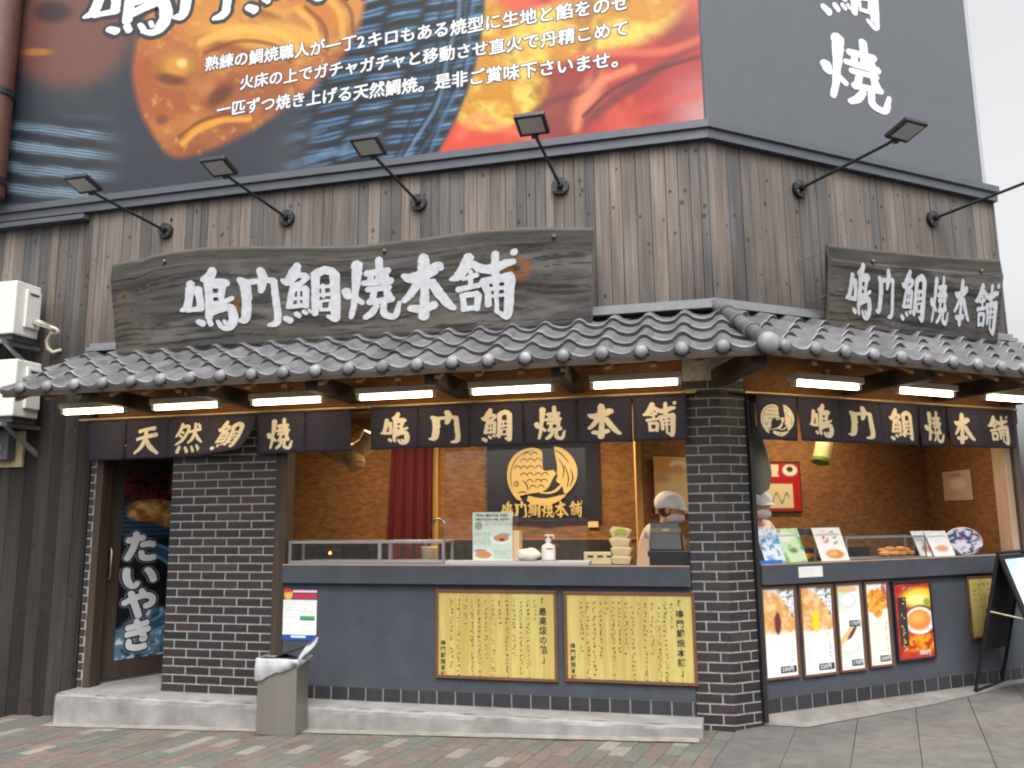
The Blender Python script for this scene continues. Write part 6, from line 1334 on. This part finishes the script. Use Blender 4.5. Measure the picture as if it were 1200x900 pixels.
picture('print', pr_m, fn_, fpt, 36, 36, fanp); mb = MB(); mb.tube([(fc_[0]+rr*math.cos(a), .06+.03*(.5+.5*math.sin(a))+.003, CT+.008+hz*.5*(1+math.sin(a))) for a in [2*math.pi*i/30 for i in range(31)]], .004, 6, cap=False); mb.build('rim', paper_w, fn_); mb = MB(); mb.tube([(fc_[0], .08, CT+.02), (fc_[0]+.02, .16, CT+.012)], .008, 8); mb.build('handle', mat('bamboo_stick', L(196, 160, 100), .6), fn_)

# ================================================================== THE TWO WORKERS
skin = mat('skin', L(206, 150, 118), .55, var=.05); uni = mat('white_uniform', L(232, 214, 206), .85, var=.05, vscale=14, bump=.2, bscale=18); capm = mat('white_cap', L(236, 232, 230), .85, var=.06, vscale=10, bump=.2, bscale=30); maskm = mat('face_mask', L(226, 214, 220), .8); hairm = mat('dark_hair', (.02, .016, .014), .6); trou = mat('dark_trousers', (.03, .03, .035), .9)
def skinned(name, mt, parent, joints, edges, sub=2):
    me = bpy.data.meshes.new(name); fr, bs = BASE[parent.name]
    me.from_pydata([(p[0]-bs[0], p[1]-bs[1], p[2]-bs[2]) for p, r in joints], edges, []); o = bpy.data.objects.new(name, me); COL.objects.link(o); o.parent = parent; BASE[o.name] = BASE[parent.name]
    md = o.modifiers.new('skin', 'SKIN'); sv = me.skin_vertices[0].data
    for i, (p, r) in enumerate(joints): sv[i].radius = r if isinstance(r, tuple) else (r, r)
    sv[0].use_root = True; s_ = o.modifiers.new('smooth', 'SUBSURF'); s_.levels = sub; s_.render_levels = sub; md.use_smooth_shade = True; me.materials.append(mt); return o
def worker(label, fr, base, face, lean, headpx, headdepth, hand_to):
    """face: angle of the look direction from +u, in the wall frame; the head sits where the photo shows it"""
    root = thing('person', label, 'person', fr, base, 'shop workers in white'); bu, by_, bz = base
    hu, hz_ = fr.px(*headpx, headdepth); hd = Vector((hu, headdepth, hz_)); F_ = Vector((math.cos(face), math.sin(face), 0)); R_ = Vector((math.sin(face), -math.cos(face), 0))
    pel = Vector((bu, by_, bz+.92)); neck = hd-Vector((0, 0, .17))-F_*.05; chest = pel.lerp(neck, .80)-F_*.03; wst = pel.lerp(neck, .28)
    J = [(pel, (.15, .12)), (wst, (.145, .11)), (chest, (.175, .12)), (neck-Vector((0, 0, .05)), (.075, .07)), (neck+Vector((0, 0, .03)), .055)]; E_ = [(0, 1), (1, 2), (2, 3), (3, 4)]
    for sgn_ in (1, -1):
        sh = chest+R_*.185*sgn_+Vector((0, 0, .10)); el = sh+R_*.05*sgn_+F_*.10-Vector((0, 0, .27)); wr = el+F_*.22-R_*.05*sgn_-Vector((0, 0, .06)); n = len(J)
        J += [(sh, .062), (el, .046), (wr, .034)]; E_ += [(2, n), (n, n+1), (n+1, n+2)]
    skinned('uniform', uni, root, J, E_)
    lg = [(pel-Vector((0, 0, .0)), (.15, .12))]; le = []
    for sgn_ in (1, -1):
        hp_ = pel+R_*.09*sgn_-Vector((0, 0, .08)); kn = hp_-Vector((0, 0, .40))+F_*.02; an = Vector((hp_.x, hp_.y, bz+.09)); to = an+F_*.13-Vector((0, 0, .05)); n = len(lg); lg += [(hp_, .09), (kn, .062), (an, .045), (to, .04)]; le += [(0, n), (n, n+1), (n+1, n+2), (n+2, n+3)]
    skinned('trousers', trou, root, lg, le)
    # head with brow, nose, chin and ears, then cap and mask
    rot = Matrix.Rotation(face-math.pi/2, 3, 'Z') @ Matrix.Rotation(-lean, 3, 'X')
    def shape(p, d):
        q_ = Vector(p); fz_ = max(0, d[1])
        q_.x *= 1-.18*max(0, -d[2]); q_.y += .012*fz_*max(0, 1-abs(d[2]*3+.4)) if abs(d[0]) < .25 else 0
        if abs(d[0]) < .16 and d[1] > .8 and -.35 < d[2] < .15: q_.y += .016
        return rot @ q_
    mb = MB(); mb.ball(hd, (.076, .096, .118), 28, 20, fn=shape)
    for sgn_ in (1, -1): c_ = rot @ Vector((.078*sgn_, -.005, -.005)); mb.ball(hd+c_, (.014, .022, .034), 10, 8, fn=lambda p, d: rot @ Vector(p))
    nk = rot @ Vector((0, -.02, -.06)); mb.tube([hd+nk, neck-Vector((0, 0, .02))], [.05, .054], 14); h = mb.build('head', skin, root)
    mb = MB()
    for sgn_ in (1, -1): c_ = rot @ Vector((.03*sgn_, .088, .012)); mb.ball(hd+c_, (.010, .004, .005), 10, 6, fn=lambda p, d: rot @ Vector(p))
    mb.build('eye', hairm, h)
    mb = MB(); mb.ball(hd+(rot @ Vector((0, -.012, .006))), (.080, .092, .10), 20, 12, fn=lambda p, d: rot @ Vector(p)); mb.build('hair', hairm, root)
    mb = MB()
    def capf(p, d):
        q_ = Vector(p); q_.z = max(q_.z, -.03-.035*max(0, -d[1])); q_ *= 1+.045*math.sin(d[0]*11+d[1]*8)*max(0, .3+d[2]); return rot @ q_
    mb.ball(hd+(rot @ Vector((0, -.016, .040))), (.106, .126, .100), 30, 18, fn=capf)
    vz = [hd+(rot @ Vector((.075*math.sin(a), .075+.075*math.cos(a)*1.0*r_, .036-.028*r_+.018*math.cos(a)))) for r_ in (0, 1) for a in [-1.35+2.7*i/12 for i in range(13)]]; mb.add(vz, [(i, i+1, 13+i+1, 13+i) for i in range(12)], smooth=True); mb.build('cap', capm, root)
    mb = MB(); mb.ball(hd+(rot @ Vector((0, .030, -.052))), (.068, .082, .056), 18, 12, fn=lambda p, d: rot @ (Vector((p[0], p[1]+.012*max(0, d[1]) if abs(d[0]) < .3 else p[1], p[2])))); mb.build('mask', maskm, root)
    for sgn_ in (1, -1):       # hands with four fingers and a thumb
        sh = chest+R_*.185*sgn_+Vector((0, 0, .10)); el = sh+R_*.05*sgn_+F_*.10-Vector((0, 0, .27)); wr = el+F_*.22-R_*.05*sgn_-Vector((0, 0, .06)); d_ = (F_-Vector((0, 0, .25))).normalized(); s_ = R_*sgn_
        J = [(wr, .026), (wr+d_*.05, (.036, .018)), (wr+d_*.085, (.034, .016))]; E_ = [(0, 1), (1, 2)]
        for k, ln in enumerate((.062, .074, .070, .054)):
            b_ = wr+d_*.085-s_*(.027-.018*k); n = len(J); J += [(b_, .0095), (b_+d_*ln*.55-Vector((0, 0, .006)), .0085), (b_+d_*ln-Vector((0, 0, .03)), .007)]; E_ += [(2, n), (n, n+1), (n+1, n+2)]
        n = len(J); J += [(wr+d_*.035-s_*.038, .011), (wr+d_*.075-s_*.052-Vector((0, 0, .015)), .009)]; E_ += [(1, n), (n, n+1)]
        skinned('hand', skin, root, J, E_, 1)
    return root
hA = A.px(786, 596, .62); worker('shop worker in white cap and mask bending towards the till, seen from the side', A, (hA[0]-.22, .68, .1), math.radians(-8), .22, (786, 597), .62, None)
hB = B.px(890, 592, .55); worker('shop worker in white cap, half hidden by the pillar at the right counter', B, (hB[0]+.0, .60, .1), math.radians(-80), .12, (889, 593), .55, None)

# ================================================================== CEILING LAMPS OF THE SHOP
def ceiling_lamp(fr, u, y, label, pw, ln=.9):
    root = thing('ceiling_lamp', label, 'ceiling lamp', fr, (u, y, CE-.06)); mb = MB(); mb.box((u-ln/2, y-.08, CE-.06), (u+ln/2, y+.08, CE-.004)); mb.build('housing', house, root, bevel=.004)
    l = bpy.data.lights.new('lamp', 'AREA'); l.shape = 'RECTANGLE'; l.size = ln; l.size_y = .14; l.energy = pw; l.color = (1, .79, .50); o = bpy.data.objects.new('lamp_light', l); COL.objects.link(o); o.parent = root; o.location = (0, 0, -.012); return root
ceiling_lamp(A, -3.2, 1.2, 'warm ceiling lamp inside the shop over the left display case', 15)
ceiling_lamp(A, -1.5, 1.1, 'warm ceiling lamp inside the shop before the emblem banner', 22)
ceiling_lamp(B, 1.8, .62, 'warm ceiling lamp inside the shop over the right counter', 14)
